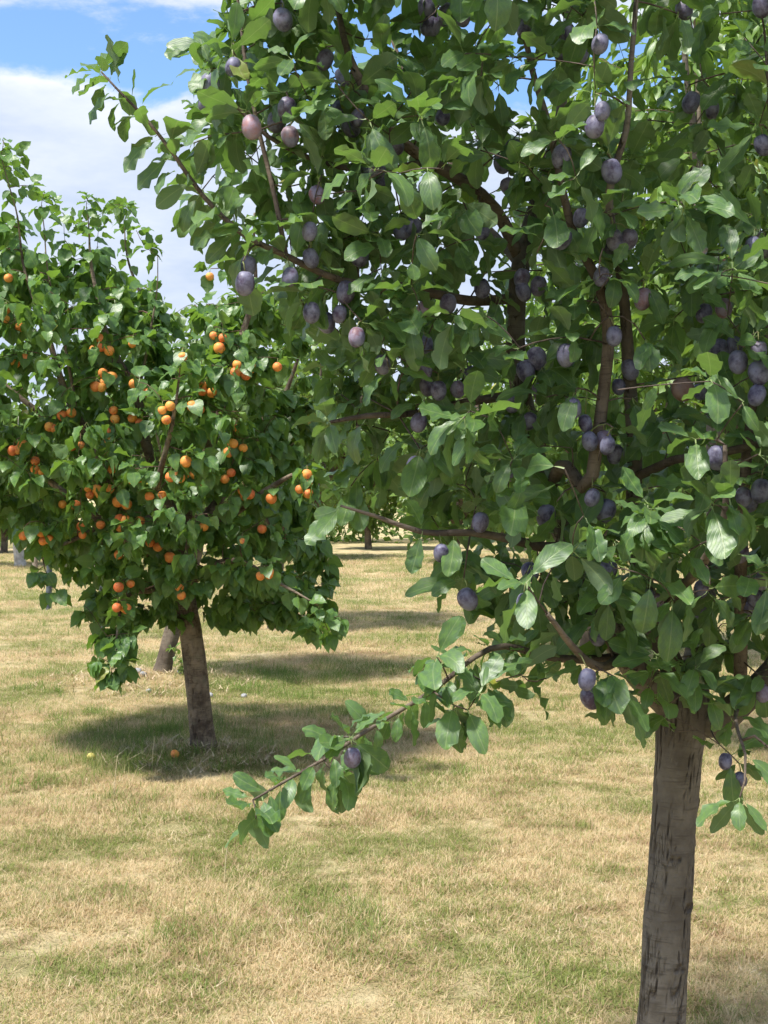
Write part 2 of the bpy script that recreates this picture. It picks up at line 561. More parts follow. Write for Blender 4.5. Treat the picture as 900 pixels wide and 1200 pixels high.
def fruit_mesh(name, mat, rx, rz, groove, seed, seg=14, rings=9):
    r = random.Random(seed)
    V, T = [], []
    a1, a2 = r.uniform(0, 6), r.uniform(0, 6)
    for i in range(rings + 1):
        ph = math.pi * i / rings
        for k in range(seg):
            th = 2 * math.pi * k / seg
            g = 1 - groove * math.exp(-((min(th, 2 * math.pi - th)) / 0.32) ** 2) * math.sin(ph) ** 0.5
            rr = rx * math.sin(ph) * g * (1 + 0.03 * math.sin(2 * th + a1) + 0.02 * math.cos(3 * ph + a2))
            zz = rz * math.cos(ph)
            if i < 2:
                zz -= 0.10 * rz * (1 - i / 2)          # stalk dimple
            V.append((rr * math.cos(th), rr * math.sin(th), zz))
    for i in range(rings):
        for k in range(seg):
            a, b = i * seg + k, i * seg + (k + 1) % seg
            if i > 0:
                T.append((a, b + seg, b))
            if i < rings - 1:
                T.append((a, a + seg, b + seg))
    return mesh_np(name, np.array(V), np.array(T), None, [mat])


FRUIT = {
    'plum': [fruit_mesh('plum', M['plum'], 0.0144 * (1 + 0.06 * k), 0.0186 * (1 + 0.05 * k), 0.06, k) for k in range(4)],
    'apricot': [fruit_mesh('apricot', M['apricot'], 0.0265 * (1 + 0.05 * k), 0.0265 * (1 + 0.04 * k), 0.09, 10 + k) for k in range(4)],
}


# ------------------------------------------------------------------ trees
class Tree:
    def __init__(self, seed):
        self.rng = np.random.default_rng(seed)
        self.r = random.Random(seed)
        self.P = np.zeros((0, 3))     # skeleton points
        self.Rd = np.zeros(0)
        self.limbs = []               # (points, radii)
        self.twigs = []
        self.leaf_pos, self.leaf_mat, self.leaf_var = [], [], []
        self.fruits = []

    def nodes(self, P, r):
        self.P = np.vstack([self.P, P])
        self.Rd = np.concatenate([self.Rd, r])

    def limb(self, pts, step=0.03, wob=0.006):
        """pts: list of (x, y, z, radius)"""
        C = catmull(np.array(pts), step)
        P, r = C[:, :3].copy(), C[:, 3].copy()
        s = self.r.uniform(0, 50)
        for i in range(1, len(P)):
            f = min(1, i / 6)
            q = Vector((i * 0.16 + s, s, 0))
            P[i] += f * wob * np.array(nvec(q))
        self.limbs.append((P, r))
        self.nodes(P, r)
        return P

    def twig(self, target, up=0.15, rmin=0.0013, k=0.006, step=0.03, wob=0.02, maxd=9.0):
        d = np.linalg.norm(self.P - target, axis=1)
        # rather leave from a lower, inner point than from one above
        cost = d + 0.35 * np.maximum(0, self.P[:, 2] - target[2]) + 0.02
        i = int(np.argmin(cost))
        q, L = self.P[i], d[i]
        if L < 0.03 or L > maxd:
            return None
        cpt = (q + target) / 2 + np.array([0, 0, up * L]) + self.rng.normal(0, 0.10 * L, 3)
        n = max(3, int(L / step))
        tt = np.linspace(0, 1, n + 1)[:, None]
        P = (1 - tt) ** 2 * q + 2 * (1 - tt) * tt * cpt + tt ** 2 * target
        s = self.r.uniform(0, 50)
        for j in range(1, len(P)):
            P[j] += wob * L * 0.5 * np.array(nvec(Vector((j * 0.45 + s, s, 1))))
        r0 = min(self.Rd[i] * 0.75, rmin + k * L)
        r = np.linspace(r0, rmin, len(P))
        self.twigs.append((P, r))
        self.nodes(P, r)
        return P

    def leaf(self, p, d, nrm, size, nvar):
        d = unit(d)
        nz = np.asarray(nrm, float)
        nz = nz - d * nz.dot(d)
        nz = unit(nz) if np.linalg.norm(nz) > 1e-3 else unit(np.cross(d, [0.3, 0.5, 0.8]))
        x = np.cross(d, nz)
        self.leaf_pos.append(p)
        self.leaf_mat.append(np.stack([x, d, nz], 1) * size)
        self.leaf_var.append(self.r.randrange(nvar))

    def arrays(self):
        self.lp = np.array(self.leaf_pos)
        self.lm = np.array(self.leaf_mat)
        self.lv = np.array(self.leaf_var)
        self.keep = np.ones(len(self.lp), bool)


def build_foliage(tree, kind, base, sel, mat):
    acc = Acc()
    for v, (V, T, U) in enumerate(LEAVES[kind]):
        idx = np.where(sel & (tree.lv == v))[0]
        if not len(idx):
            continue
        W = np.einsum('kij,mj->kmi', tree.lm[idx], V) + tree.lp[idx][:, None, :]
        TT = (T[None] + (np.arange(len(idx)) * len(V))[:, None, None]).reshape(-1, 3)
        acc.put(W.reshape(-1, 3), TT, np.tile(U, (len(idx), 1)))
    return acc.mesh(kind + '_foliage', [mat], base)


def pick_visible(tree, n, cell):
    """indices of the leaves that show largest in the picture"""
    cen = tree.lp + tree.lm[:, :, 1] * 0.55
    px = proj(cen)
    size = np.linalg.norm(tree.lm[:, :, 1], axis=1) / cen[:, 1] * F
    view = cen / np.linalg.norm(cen - [0, 0, CH], axis=1)[:, None]
    facing = np.abs((unit_rows(tree.lm[:, :, 2]) * unit_rows(cen - np.array([0, 0, CH]))).sum(1))
    grid = np.zeros((1200 // cell + 1, 900 // cell + 1), bool)
    score = np.zeros(len(cen))
    for i in np.argsort(cen[:, 1]):
        if not tree.keep[i]:
            continue
        x, y = px[i]
        if not (0 <= x < 900 and 0 <= y < 1200):
            continue
        rr = size[i] * 0.25
        x0, x1 = int(max(0, x - rr) // cell), int(min(899, x + rr) // cell)
        y0, y1 = int(max(0, y - rr) // cell), int(min(1199, y + rr) // cell)
        g = grid[y0:y1 + 1, x0:x1 + 1]
        free = 1 - g.mean()
        score[i] = free * size[i] ** 2 * (0.25 + facing[i])
        if facing[i] > 0.3:
            g[:] = True
    return np.argsort(-score)[:n][np.sort(-score)[:n] < 0]


def unit_rows(A):
    return A / np.maximum(np.linalg.norm(A, axis=1), 1e-9)[:, None]


def relief_trunk(P, rad, seg, knots=(), depth=0.0035, cf=1.0, seed=0.0):
    """trunk with real fissures, rings and pruning scars; returns verts, tris, uv, crack amount"""
    V, T, U = tube(P, rad, seg, 0.05, 9.0, True, seed)
    n = len(P)
    cr = np.zeros(len(V))
    nz = lambda a, b, c: mnoise.noise(Vector((a, b, c)))
    for i in range(n):
        zz = P[i][2]
        for k in range(seg):
            th = 2 * math.pi * k / seg
            dx, dy = math.cos(th), math.sin(th)
            wx, wy = dx * 2.3 * cf + 0.35 * nz(dx * 2, dy * 2, zz * 14), dy * 2.3 * cf + 0.35 * nz(dx * 2 + 9, dy * 2, zz * 14)
            q1 = nz(wx + seed, wy, zz * 2.3 * cf)
            q2 = nz(wx * 2.1 + 5 + seed, wy * 2.1, zz * 6.5 * cf)
            m1 = min(1.0, max(0.0, nz(dx * 1.6 + 3, dy * 1.6 + seed, zz * 6.0) * 2.2 + 0.62))
            c = max(math.exp(-(q1 / 0.026) ** 2), 0.45 * math.exp(-(q2 / 0.03) ** 2)) * m1
            ring = nz(dx * 2.2, dy * 2.2 + seed, zz * 85) * 0.5 + nz(dx * 5, dy * 5, zz * 190) * 0.4
            h = -depth * c + 0.0011 * ring + 0.0022 * nz(dx * 1.5, dy * 1.5, zz * 12 + seed)
            for kt, kz, ks in knots:
                da = (th - kt + math.pi) % (2 * math.pi) - math.pi
                r2 = (da * rad[i] / (0.020 * ks)) ** 2 + ((zz - kz) / (0.010 * ks)) ** 2
                if r2 < 9:
                    h += 0.006 * ks * math.exp(-r2 * 0.7) - 0.008 * ks * math.exp(-((r2 - 0.25) / 0.2) ** 2)
                    c = max(c, 0.9 * math.exp(-((r2 - 0.3) / 0.3) ** 2))
            j = i * seg + k
            d = V[j] - P[i]
            V[j] = V[j] + d / max(np.linalg.norm(d), 1e-6) * h
            cr[j] = c
    return V, T, U, cr


def finish_tree(tree, name, base, leaf_kind, leaf_m, bark_m, limb_m, twig_m, label, cat, n_parts=300, cell=8,
                fruit_kind=None, trunk=None, seg=36, lump=0.07, leaf_name='leaf', group=None, relief=None):
    root = bpy.data.objects.new(name, None)
    root.empty_display_size = 0.2
    root.location = base
    col.objects.link(root)
    tag(root, label, cat, group)
    base = np.asarray(base, float)
    if trunk is not None:
        if relief:
            V, T, U, cr = relief_trunk(trunk[0], trunk[1], seg, **relief)
        else:
            V, T, U = tube(trunk[0], trunk[1], seg, lump, 9.0, True, tree.r.uniform(0, 9))
        me = mesh_np('trunk', V - base, T, U, [bark_m])
        if relief:
            me.attributes.new('crack', 'FLOAT', 'POINT').data.foreach_set('value', cr.astype(np.float32))
        add('trunk', me, root)
    for P, r in tree.limbs:
        V, T, U = tube(P, r, 14 if r.max() > 0.012 else 9, 0.10, 30.0, True, tree.r.uniform(0, 9))
        add('limb', mesh_np('limb', V - base, T, U, [bark_m if r.max() > 0.02 else limb_m]), root)
    if tree.twigs:
        acc = Acc()
        for P, r in tree.twigs:
            acc.put(*tube(P, r, 5))
        tag(add('twigwork', acc.mesh('twigwork', [twig_m], base), root), kind='stuff')
    parts = np.zeros(len(tree.lp), bool)
    if n_parts:
        ids = pick_visible(tree, n_parts, cell)
        parts[ids] = True
        shared = [mesh_np(leaf_name, V, T, U, [leaf_m]) for V, T, U in LEAVES[leaf_kind]]
        for i in ids:
            o = add(leaf_name, shared[tree.lv[i]], root)
            mm = Matrix(tree.lm[i].tolist()).to_4x4()
            mm.translation = Vector(tree.lp[i] - base)
            o.matrix_basis = mm
    rest = tree.keep & ~parts
    if rest.any():
        tag(add('foliage', build_foliage(tree, leaf_kind, base, rest, leaf_m), root), kind='stuff')
    if fruit_kind and tree.fruits:
        acc = Acc()
        for P, stalk, s in tree.fruits:
            me = FRUIT[fruit_kind][tree.r.randrange(4)]
            o = add(fruit_kind, me, root)
            o.location = Vector(P - base)
            o.rotation_euler = (tree.r.uniform(-0.4, 0.4), tree.r.uniform(-0.4, 0.4), tree.r.uniform(0, 6.28))
            o.scale = (s, s, s)
            top = P + np.array([0, 0, 0.018 * s])
            mid = (top + stalk) / 2 + np.array([0, 0, 0.004])
            acc.put(*tube(np.array([top, mid, stalk]), [0.0011] * 3, 5))
        tag(add('fruit_stalks', acc.mesh('fruit_stalks', [M['stalk']], base), root), kind='stuff')
    return root


# =========================================================== PLUM TREE (near)
PY = 2.5
plum = Tree(21)


def L(*pts):
    return [(*at(a, b, y), r) for a, b, y, r in pts]


tb = at(768, 580, PY)
trunk_pts = [(*at(757, 1424, PY), 0.064), (*at(760, 1380, PY), 0.054), (*at(768, 1300, PY), 0.0475), (*at(775, 1190, PY), 0.0455), (*at(782, 1080, PY), 0.0445), (*at(790, 960, PY), 0.0440),
             (*at(796, 880, PY), 0.0470), (*at(800, 835, PY), 0.053), (*at(802, 805, PY + .02), 0.047), (*at(804, 780, PY + 0.04), 0.030)]
tp = catmull(np.array(trunk_pts), 0.007)
plum_trunk = (tp[:, :3], tp[:, 3])
plum.nodes(tp[:, :3][-30:], tp[:, 3][-30:])
KEY = []           # limbs that stand clear of leaves


def klimb(pts, clear=None):
    P = plum.limb(L(*pts))
    if clear:
        KEY.append((P[(proj(P)[:, 1] > clear[0]) & (proj(P)[:, 1] < clear[1])], clear[2]))
    return P


klimb([(800, 838, 2.50, .034), (764, 805, 2.48, .032), (735, 770, 2.46, .029), (700, 712, 2.46, .026), (668, 640, 2.48, .024), (640, 580, 2.5, .022), (620, 510, 2.52, .021), (608, 440, 2.52, .020),
       (605, 385, 2.5, .019), (609, 310, 2.48, .018), (625, 245, 2.5, .014), (648, 170, 2.55, .011), (662, 80, 2.6, .009), (670, -30, 2.65, .007), (680, -160, 2.7, .004)], (240, 400, .6))
klimb([(608, 300, 2.48, .013), (582, 246, 2.44, .0125), (545, 215, 2.40, .012), (500, 190, 2.36, .0115), (462, 160, 2.33, .010), (438, 128, 2.32, .009), (415, 85, 2.32, .008), (400, 35, 2.34, .006), (385, -40, 2.36, .003)], (40, 260, .6))
klimb([(640, 585, 2.5, .012), (656, 548, 2.40, .0125), (668, 556, 2.33, .0125), (680, 572, 2.30, .0125), (693, 558, 2.29, .012), (699, 520, 2.28, .0118), (706, 450, 2.27, .011), (712, 385, 2.26, .0105), (702, 330, 2.25, .009), (672, 270, 2.23, .0075),
       (652, 200, 2.22, .0065), (636, 130, 2.22, .006), (620, 70, 2.22, .0052), (608, 0, 2.24, .0045), (598, -90, 2.25, .003)], (250, 580, .75))
klimb([(802, 830, 2.52, .028), (785, 775, 2.5, .024), (764, 720, 2.48, .021), (748, 640, 2.46, .018), (742, 560, 2.42, .015), (738, 450, 2.36, .012), (728, 320, 2.28, .009), (714, 226, 2.18, .0068),
       (733, 150, 2.14, .0055), (740, 70, 2.12, .0045), (748, -20, 2.12, .0038), (754, -120, 2.12, .0025)], (0, 230, .7))
klimb([(806, 845, 2.5, .033), (838, 846, 2.48, .030), (868, 822, 2.46, .026), (905, 785, 2.45, .023), (960, 700, 2.45, .019), (1020, 580, 2.45, .015), (1060, 430, 2.5, .011), (1090, 250, 2.5, .007), (1100, 60, 2.5, .004)])
klimb([(868, 822, 2.46, .013), (868, 740, 2.36, .012), (867, 650, 2.30, .011), (869, 560, 2.26, .010), (882, 470, 2.24, .0085), (902, 400, 2.24, .007), (910, 290, 2.24, .0055), (905, 180, 2.25, .004), (900, 60, 2.25, .003)], (430, 660, .3))
klimb([(802, 820, 2.54, .030), (822, 740, 2.72, .024), (838, 610, 2.92, .019), (832, 430, 3.02, .014), (818, 230, 3.08, .010), (800, 30, 3.1, .006), (790, -120, 3.1, .003)])
klimb([(668, 640, 2.48, .011), (640, 640, 2.40, .010), (600, 632, 2.32, .008), (550, 624, 2.26, .0065), (495, 622, 2.22, .005), (440, 602, 2.20, .0035), (400, 590, 2.2, .002)], (600, 650, .5))
DROOP = klimb([(735, 770, 2.46, .012), (690, 772, 2.40, .0085), (640, 768, 2.35, .0070), (590, 756, 2.28, .0058), (555, 768, 2.22, .0048), (505, 806, 2.16, .0040), (440, 849, 2.10, .0034), (380, 889, 2.05, .0028), (330, 918, 2.02, .0022), (296, 938, 2.0, .0016)])
HB = klimb([(606, 350, 2.49, .011), (560, 352, 2.42, .0098), (520, 346, 2.36, .0088), (460, 336, 2.28, .0078), (400, 330, 2.22, .0066), (335, 300, 2.18, .0056), (285, 275, 2.16, .0048), (240, 232, 2.14, .004), (205, 182, 2.13, .0034), (170, 138, 2.12, .0028), (140, 108, 2.12, .002), (118, 84, 2.12, .0015)])
klimb([(335, 300, 2.18, .0048), (318, 215, 2.20, .0042), (302, 130, 2.2, .0036), (286, 60, 2.2, .003), (277, -10, 2.2, .0024), (270, -80, 2.2, .0015)])
klimb([(612, 460, 2.52, .010), (560, 470, 2.42, .0085), (490, 482, 2.32, .0065), (430, 484, 2.26, .005), (385, 492, 2.22, .003)])
klimb([(500, 190, 2.36, .007), (440, 200, 2.30, .006), (370, 190, 2.28, .0048), (310, 160, 2.26, .0038), (270, 120, 2.25, .0028), (240, 85, 2.25, .0018)])
klimb([(764, 720, 2.48, .012), (800, 690, 2.30, .010), (830, 650, 2.18, .008), (850, 600, 2.12, .006), (850, 520, 2.1, .004)])
klimb([(742, 560, 2.42, .009), (790, 540, 2.30, .008), (840, 535, 2.24, .0075), (900, 520, 2.2, .006), (980, 500, 2.2, .004)], (500, 560, .4))
klimb([(640, 580, 2.5, .012), (600, 560, 2.80, .009), (560, 480, 3.05, .007), (520, 380, 3.15, .005), (480, 280, 3.2, .003)])
klimb([(735, 770, 2.46, .010), (700, 780, 2.25, .008), (670, 760, 2.12, .006), (640, 720, 2.06, .004)])
klimb([(609, 310, 2.48, .010), (560, 250, 2.75, .008), (500, 140, 2.95, .006), (450, 20, 3.05, .004), (420, -90, 3.1, .002)])

KEY.append((plum.limbs[2][0][(proj(plum.limbs[2][0])[:, 1] > 380) & (proj(plum.limbs[2][0])[:, 0] > 660)], .97))
CROWN = [(235, 60), (290, -40), (420, -180), (600, -330), (800, -380), (1050, -280), (1240, -40), (1290, 300), (1250, 600), (1120, 760), (960, 780), (900, 740), (830, 770), (740, 770),
         (650, 745), (600, 730), (555, 690), (510, 620), (430, 575), (395, 570), (385, 500), (375, 430), (345, 350), (290, 300), (222, 262), (225, 190), (250, 120)]
HOLES = [(575, 208, 20, 34), (590, 112, 22, 24), (545, 78, 15, 16), (765, 55, 15, 18), (850, 640, 30, 12), (800, 650, 12, 9), (735, 40, 12, 20), (620, 700, 20, 10), (668, 822, 18, 18)]


def in_hole(x, y, g=1.0):
    return any(((x - a) / (rx * g)) ** 2 + ((y - b) / (ry * g)) ** 2 < 1 for a, b, rx, ry in HOLES)


def crown_targets(tree, poly, Y0, n, hmax, slope, front=0.6, hole=None, near=0.85):
    xs_ = [p[0] for p in poly]
    ys_ = [p[1] for p in poly]
    res = []
    while len(res) < n:
        x, y = tree.r.uniform(min(xs_), max(xs_)), tree.r.uniform(min(ys_), max(ys_))
        if not in_poly(x, y, poly):
            continue
        if hole and hole(x, y) and tree.r.random() < 0.9:
            continue
        h = min(hmax, 0.08 + poly_dist(x, y, poly) * slope)
        d = -tree.r.random() ** 0.75 * h * near if tree.r.random() < front else tree.r.random() * h
        P = at(x, y, Y0)
        P[1] += d
        res.append(P)
    return res


PLUMS = [(273, 78), (245, 100), (295, 149), (338, 4), (500, 10), (523, 17), (542, 20), (381, 70), (402, 90), (399, 130), (323, 143), (340, 160), (464, 170), (442, 198), (430, 201),
         (500, 222), (471, 270), (565, 270), (588, 192), (612, 28), (665, 38), (658, 62), (681, 64), (609, 177), (658, 183), (706, 130), (810, 120), (835, 129), (892, 8), (894, 170),
         (882, 270), (896, 291), (659, 280), (681, 255), (720, 281), (737, 280), (340, 325), (405, 342), (365, 366), (398, 368), (418, 395), (498, 403), (496, 362), (525, 356), (565, 338), (498, 434), (552, 440),
         (448, 427), (536, 456), (487, 547), (290, 312), (631, 335), (705, 324), (718, 344), (667, 367), (616, 435), (629, 420), (664, 416), (631, 458), (671, 478), (686, 496),
         (738, 433), (725, 453), (825, 367), (848, 361), (860, 406), (843, 410), (865, 424), (889, 411), (889, 437), (820, 459), (887, 463), (892, 575), (721, 532), (712, 522), (691, 517), (694, 583), (710, 598),
         (840, 536), (563, 612), (548, 702), (640, 604), (413, 888), (621, 670), (712, 668), (690, 690), (614, 706), (868, 648), (822, 690), (894, 680), (876, 712), (692, 818), (717, 816), (688, 796),
         (850, 892), (868, 913), (893, 812), (760, 700), (700, 745)]
for (x, y) in random.Random(4).sample([q for q in PLUMS[:76] if not (630 < q[0] < 745 and q[1] > 370)], 15):
    a_ = random.Random(x * y).uniform(0, 6.28)
    PLUMS.append((x + 22 * math.cos(a_), y + 20 * math.sin(a_)))
rp = random.Random(12)
PLUMS += [(rp.uniform(330, 890), rp.uniform(5, 330)) for _ in range(14)] + [(rp.uniform(440, 890), rp.uniform(330, 720)) for _ in range(12)]
plum_pts = []
for (x, y) in PLUMS:
    # the fruit hangs in the outer, camera side of the crown at the depth of the wood round it
    ref = at(x, y - 12, 2.3)
    pj = proj(plum.P)
    dd = np.hypot(pj[:, 0] - x, pj[:, 1] - y) + 14 * np.abs(plum.P[:, 1] - 2.2)
    Yn = plum.P[int(np.argmin(dd))][1]
    Yf = min(2.35, max(2.0, Yn - plum.r.uniform(0.0, 0.10)))
    plum_pts.append(at(x, y, Yf))
for Pp in plum_pts:
    plum.twig(Pp + np.array([plum.r.uniform(-.01, .01), plum.r.uniform(-0.005, .02), plum.r.uniform(.028, .036)]), up=0.1, rmin=0.0014, k=0.006, wob=0.03)
for P in sorted(crown_targets(plum, CROWN, PY, 1060, 0.58, 0.0042, 0.76, lambda x, y: in_hole(x, y) or (690 < x < 930 and y < 480 and plum.r.random() < 0.62)), key=lambda p: np.min(np.linalg.norm(plum.P - p, axis=1))):
    plum.twig(P, up=0.12)
for x, y, Y in [(525, 800, 2.15), (548, 832, 2.12), (530, 840, 2.16), (575, 800, 2.18), (610, 790, 2.2), (512, 770, 2.15), (640, 795, 2.25), (560, 812, 2.1), (690, 805, 2.2), (730, 820, 2.2), (395, 905, 2.05), (300, 960, 1.98), (785, 838, 2.32), (760, 806, 2.28), (805, 806, 2.3), (832, 815, 2.3), (738, 832, 2.3), (790, 858, 2.36), (815, 780, 2.25), (770, 770, 2.25)]:
    plum.twig(at(x, y, Y), up=-0.05)
# the lone hanging spray right of the trunk, and small side shoots
HANG = plum.limb(L((868, 822, 2.46, .006), (862, 838, 2.32, .004), (864, 860, 2.2, .003), (872, 885, 2.14, .0024), (872, 915, 2.12, .0018), (866, 935, 2.11, .0014)))
plum.limb(L((868, 868, 2.18, .003), (885, 862, 2.14, .0025), (905, 878, 2.12, .002), (925, 890, 2.12, .0014)))

plum_len = lambda: plum.r.uniform(0.045, 0.082) * (1.2 if plum.r.random() < 0.12 else 1.0)


def plum_spray(P, start=0.2, every=1, nmin=1, nmax=3, end=5, size=1.0, updir=0.25):
    n = len(P)
    th = plum.r.uniform(0, 6.28)
    for i in range(max(1, int(n * start)), n):
        if (i % every) and i < n - 1:
            continue
        t_ = unit(P[min(i + 1, n - 1)] - P[max(i - 1, 0)])
        a = unit(np.cross(t_, [0.2, 0.5, 0.85]))
        b = np.cross(t_, a)
        k = plum.r.randint(nmin, nmax) if i < n - 1 else plum.r.randint(end - 1, end + 1)
        for _ in range(k):
            th += 2.4 + plum.r.uniform(-0.4, 0.4)
            rad = a * math.cos(th) + b * math.sin(th)
            d = rad + t_ * plum.r.uniform(0.1, 0.9) + np.array([0, 0, plum.r.uniform(-0.75, updir)])
            nr = np.array([0, 0, 1.0]) + 0.25 * np.array([0, -1, 0]) + plum.rng.normal(0, 0.42, 3)
            plum.leaf(P[i] + plum.rng.normal(0, 0.002, 3), d, nr, plum_len() * size, 16)


for P, r in plum.twigs:
    plum_spray(P, 0.12, 2, 1, 4, 6)
for P, r in plum.limbs:
    thin = np.where(r < (0.0098 if P is DROOP else 0.0072))[0]
    if len(thin) > 6 and P is not HANG:
        if P is DROOP:
            plum_spray(catmull(P[thin[0]:], 0.011), 0.0, 1, 1, 2, 6, 0.74)
        elif P is HB:
            plum_spray(catmull(P[thin[0]:], 0.010), 0.0, 1, 1, 2, 6, 0.95)
        else:
            plum_spray(P[thin[0]:], 0.0, 1 if P is HB else 2, 2 if P is HB else 1, 4 if P is HB else 2, 5, 1.15 if P is HB else 0.95)
plum_spray(HANG, 0.35, 2, 1, 3, 4, 0.9)
plum.arrays()
# trim leaves that would stand in open gaps, below the crown's edge, or straight across fruit and bare wood
cen = plum.lp + plum.lm[:, :, 1] * 0.6
pxy = proj(cen)
OUTER = [(205, 20), (230, -90), (420, -240), (600, -400), (800, -450), (1100, -330), (1330, -40), (1370, 300), (1320, 620), (1150, 830), (960, 830), (905, 800), (880, 775), (830, 800), (800, 860), (765, 860),
         (740, 845), (700, 835), (660, 810), (640, 815), (600, 810), (570, 862), (530, 862), (508, 800), (520, 735), (500, 700), (470, 690), (480, 650), (425, 640), (370, 610), (350, 500), (340, 430), (318, 360), (255, 318), (190, 285), (192, 200), (205, 120), (210, 60)]
fpx = proj(np.array(plum_pts))
for i in range(len(cen)):
    x, y = pxy[i]
    if in_hole(x, y, 0.85) and plum.r.random() < 0.8:
        plum.keep[i] = False
    near_free = min(np.min(np.hypot(*(proj(DROOP[len(DROOP) // 3:]) - pxy[i]).T)), np.min(np.hypot(*(proj(HANG) - pxy[i]).T)), np.min(np.hypot(*(proj(HB[len(HB) * 2 // 3:]) - pxy[i]).T)))
    if near_free > 42 and not in_poly(x, y, OUTER):
        plum.keep[i] = False
    k = np.hypot(fpx[:, 0] - x, fpx[:, 1] - y)
    if (k < 21).any() and cen[i, 1] < plum_pts[int(np.argmin(k))][1] + 0.01 and plum.r.random() < 0.68:
        plum.keep[i] = False
    for KP, pr in KEY:
        kp = proj(KP)
        dd = np.hypot(kp[:, 0] - x, kp[:, 1] - y)
        j = int(np.argmin(dd))
        if dd[j] < (36 if pr > .9 else 19) and cen[i, 1] < KP[j, 1] + 0.02 and plum.r.random() < pr:
            plum.keep[i] = False
    if cen[i, 1] < 1.55 or (abs(x - 785) < 38 and y > 800 and cen[i, 1] < 2.5 and plum.r.random() < 0.45):
        plum.keep[i] = False
for Pp in plum_pts:
    d = np.linalg.norm(plum.P - (Pp + np.array([0, 0, 0.03])), axis=1)
    plum.fruits.append((Pp, plum.P[int(np.argmin(d))], plum.r.uniform(0.84, 1.10) * (0.82 if Pp[2] < 1.0 else 1.0)))
KN = 4.4
plum_base = (*at(757, 1424, PY)[:2], gz(*at(757, 1424, PY)[:2]))
plum_root = finish_tree(plum, 'plum_tree', plum_base, 'plum', M['plum_leaf'], M['plum_bark'], M['limb_bark'], M['plum_twig'],
            'plum tree with grey straight trunk and bluish purple fruit on leafy branches', 'plum tree', 300, 8, 'plum', plum_trunk, 120, 0.055, relief=dict(knots=[(KN + 0.25, at(0, 938, PY)[2], 0.8), (KN - 0.1, at(0, 1056, PY)[2], 0.9), (KN - 0.5, at(0, 1126, PY)[2], 0.8), (KN + 0.7, at(0, 985, PY)[2], 0.6), (KN - 1.0, at(0, 1000, PY)[2], 0.7)], depth=0.0035, cf=1.0, seed=2.0))
sp = add('plum', fruit_mesh('split_plum', M['split'], 0.019, 0.022, 0.45, 77), plum_root)
sp.location = Vector(at(800, 456, 2.18) - np.array(plum_base))
sp.rotation_euler = (0.2, 0.1, -1.7)
sp['label'] = 'brown shrivelled plum split open along its seam'

# =========================================================== APRICOT TREE (middle distance)
AY = 6.9
ap = Tree(5)


def LA(*pts):
    return [(*at(a, b, AY + dy), r) for a, b, dy, r in pts]


tp = catmull(np.array(LA((243, 900, 0, .125), (241, 888, 0, .094), (239, 874, 0, .075), (236, 850, 0, .066), (231, 800, 0, .062), (224, 745, 0, .060), (215, 695, 0, .060), (208, 650, 0, .058), (205, 620, 0, .046))), 0.014)
ap_trunk = (tp[:, :3], tp[:, 3])
ap.nodes(tp[-14:, :3], tp[-14:, 3])
for pts in [
    ((210, 665, 0, .040), (180, 635, -.15, .036), (150, 600, -.3, .030), (128, 562, -.4, .026), (90, 490, -.5, .020), (62, 420, -.55, .015), (40, 350, -.55, .010), (20, 270, -.5, .005), (6, 185, -.5, .002)),
    ((206, 640, 0, .040), (196, 580, -.1, .034), (172, 520, -.2, .028), (160, 465, -.3, .022), (128, 400, -.35, .016), (112, 330, -.35, .010), (104, 280, -.35, .005), (100, 240, -.35, .002)),
    ((207, 640, 0, .040), (225, 580, -.15, .034), (248, 510, -.3, .028), (262, 460, -.35, .024), (285, 400, -.4, .018), (298, 330, -.4, .011), (300, 250, -.4, .005)),
    ((213, 690, 0, .028), (240, 668, -.3, .022), (268, 658, -.5, .017), (300, 668, -.7, .012), (335, 690, -.8, .007), (372, 712, -.85, .003)),
    ((210, 668, 0, .030), (160, 640, -.35, .024), (100, 600, -.5, .019), (50, 560, -.5, .015), (10, 525, -.5, .011), (-50, 470, -.4, .006)),
    ((206, 640, 0, .034), (215, 560, .4, .028), (200, 460, .7, .020), (170, 370, .8, .012), (150, 300, .8, .006), (146, 258, .8, .002)),
    ((208, 650, 0, .030), (270, 570, .4, .024), (320, 500, .6, .018), (350, 420, .6, .010), (360, 340, .6, .004)),
    ((206, 640, 0, .032), (120, 560, .5, .024), (40, 480, .7, .018), (-40, 400, .7, .010), (-80, 320, .7, .004)),
    ((208, 655, 0, .026), (190, 620, -.5, .022), (185, 560, -.85, .016), (200, 500, -1.0, .010), (210, 440, -1.0, .005)),
    ((214, 690, 0, .020), (180, 690, -.35, .016), (150, 700, -.6, .010), (138, 740, -.75, .005), (130, 775, -.8, .002)),
    ((206, 630, 0, .024), (270, 600, -.4, .020), (320, 570, -.6, .014), (350, 560, -.7, .008), (375, 600, -.75, .003)),
    ((150, 600, -.3, .016), (110, 620, -.5, .012), (70, 640, -.65, .008), (50, 655, -.7, .004)),
    ((160, 465, -.3, .010), (178, 400, -.35, .007), (184, 350, -.35, .004), (186, 300, -.35, .002)),
    ((90, 490, -.5, .010), (75, 400, -.6, .007), (55, 310, -.6, .004), (48, 240, -.6, .002)),
]:
    ap.limb(LA(*pts), 0.05, 0.02)

APC = [(0, 250), (55, 275), (105, 285), (150, 300), (185, 345), (215, 380), (250, 345), (330, 320), (365, 420), (360, 560), (385, 640), (394, 715), (340, 732), (290, 722), (240, 722), (195, 722), (165, 715), (135, 755), (118, 715), (75, 655),
       (15, 610), (-60, 600), (-130, 480), (-110, 330), (-50, 250)]
APH = [(205, 330, 24, 40), (232, 395, 16, 24)]


def ap_hole(x, y):
    return any(((x - a) / rx) ** 2 + ((y - b) / ry) ** 2 < 1 for a, b, rx, ry in APH)


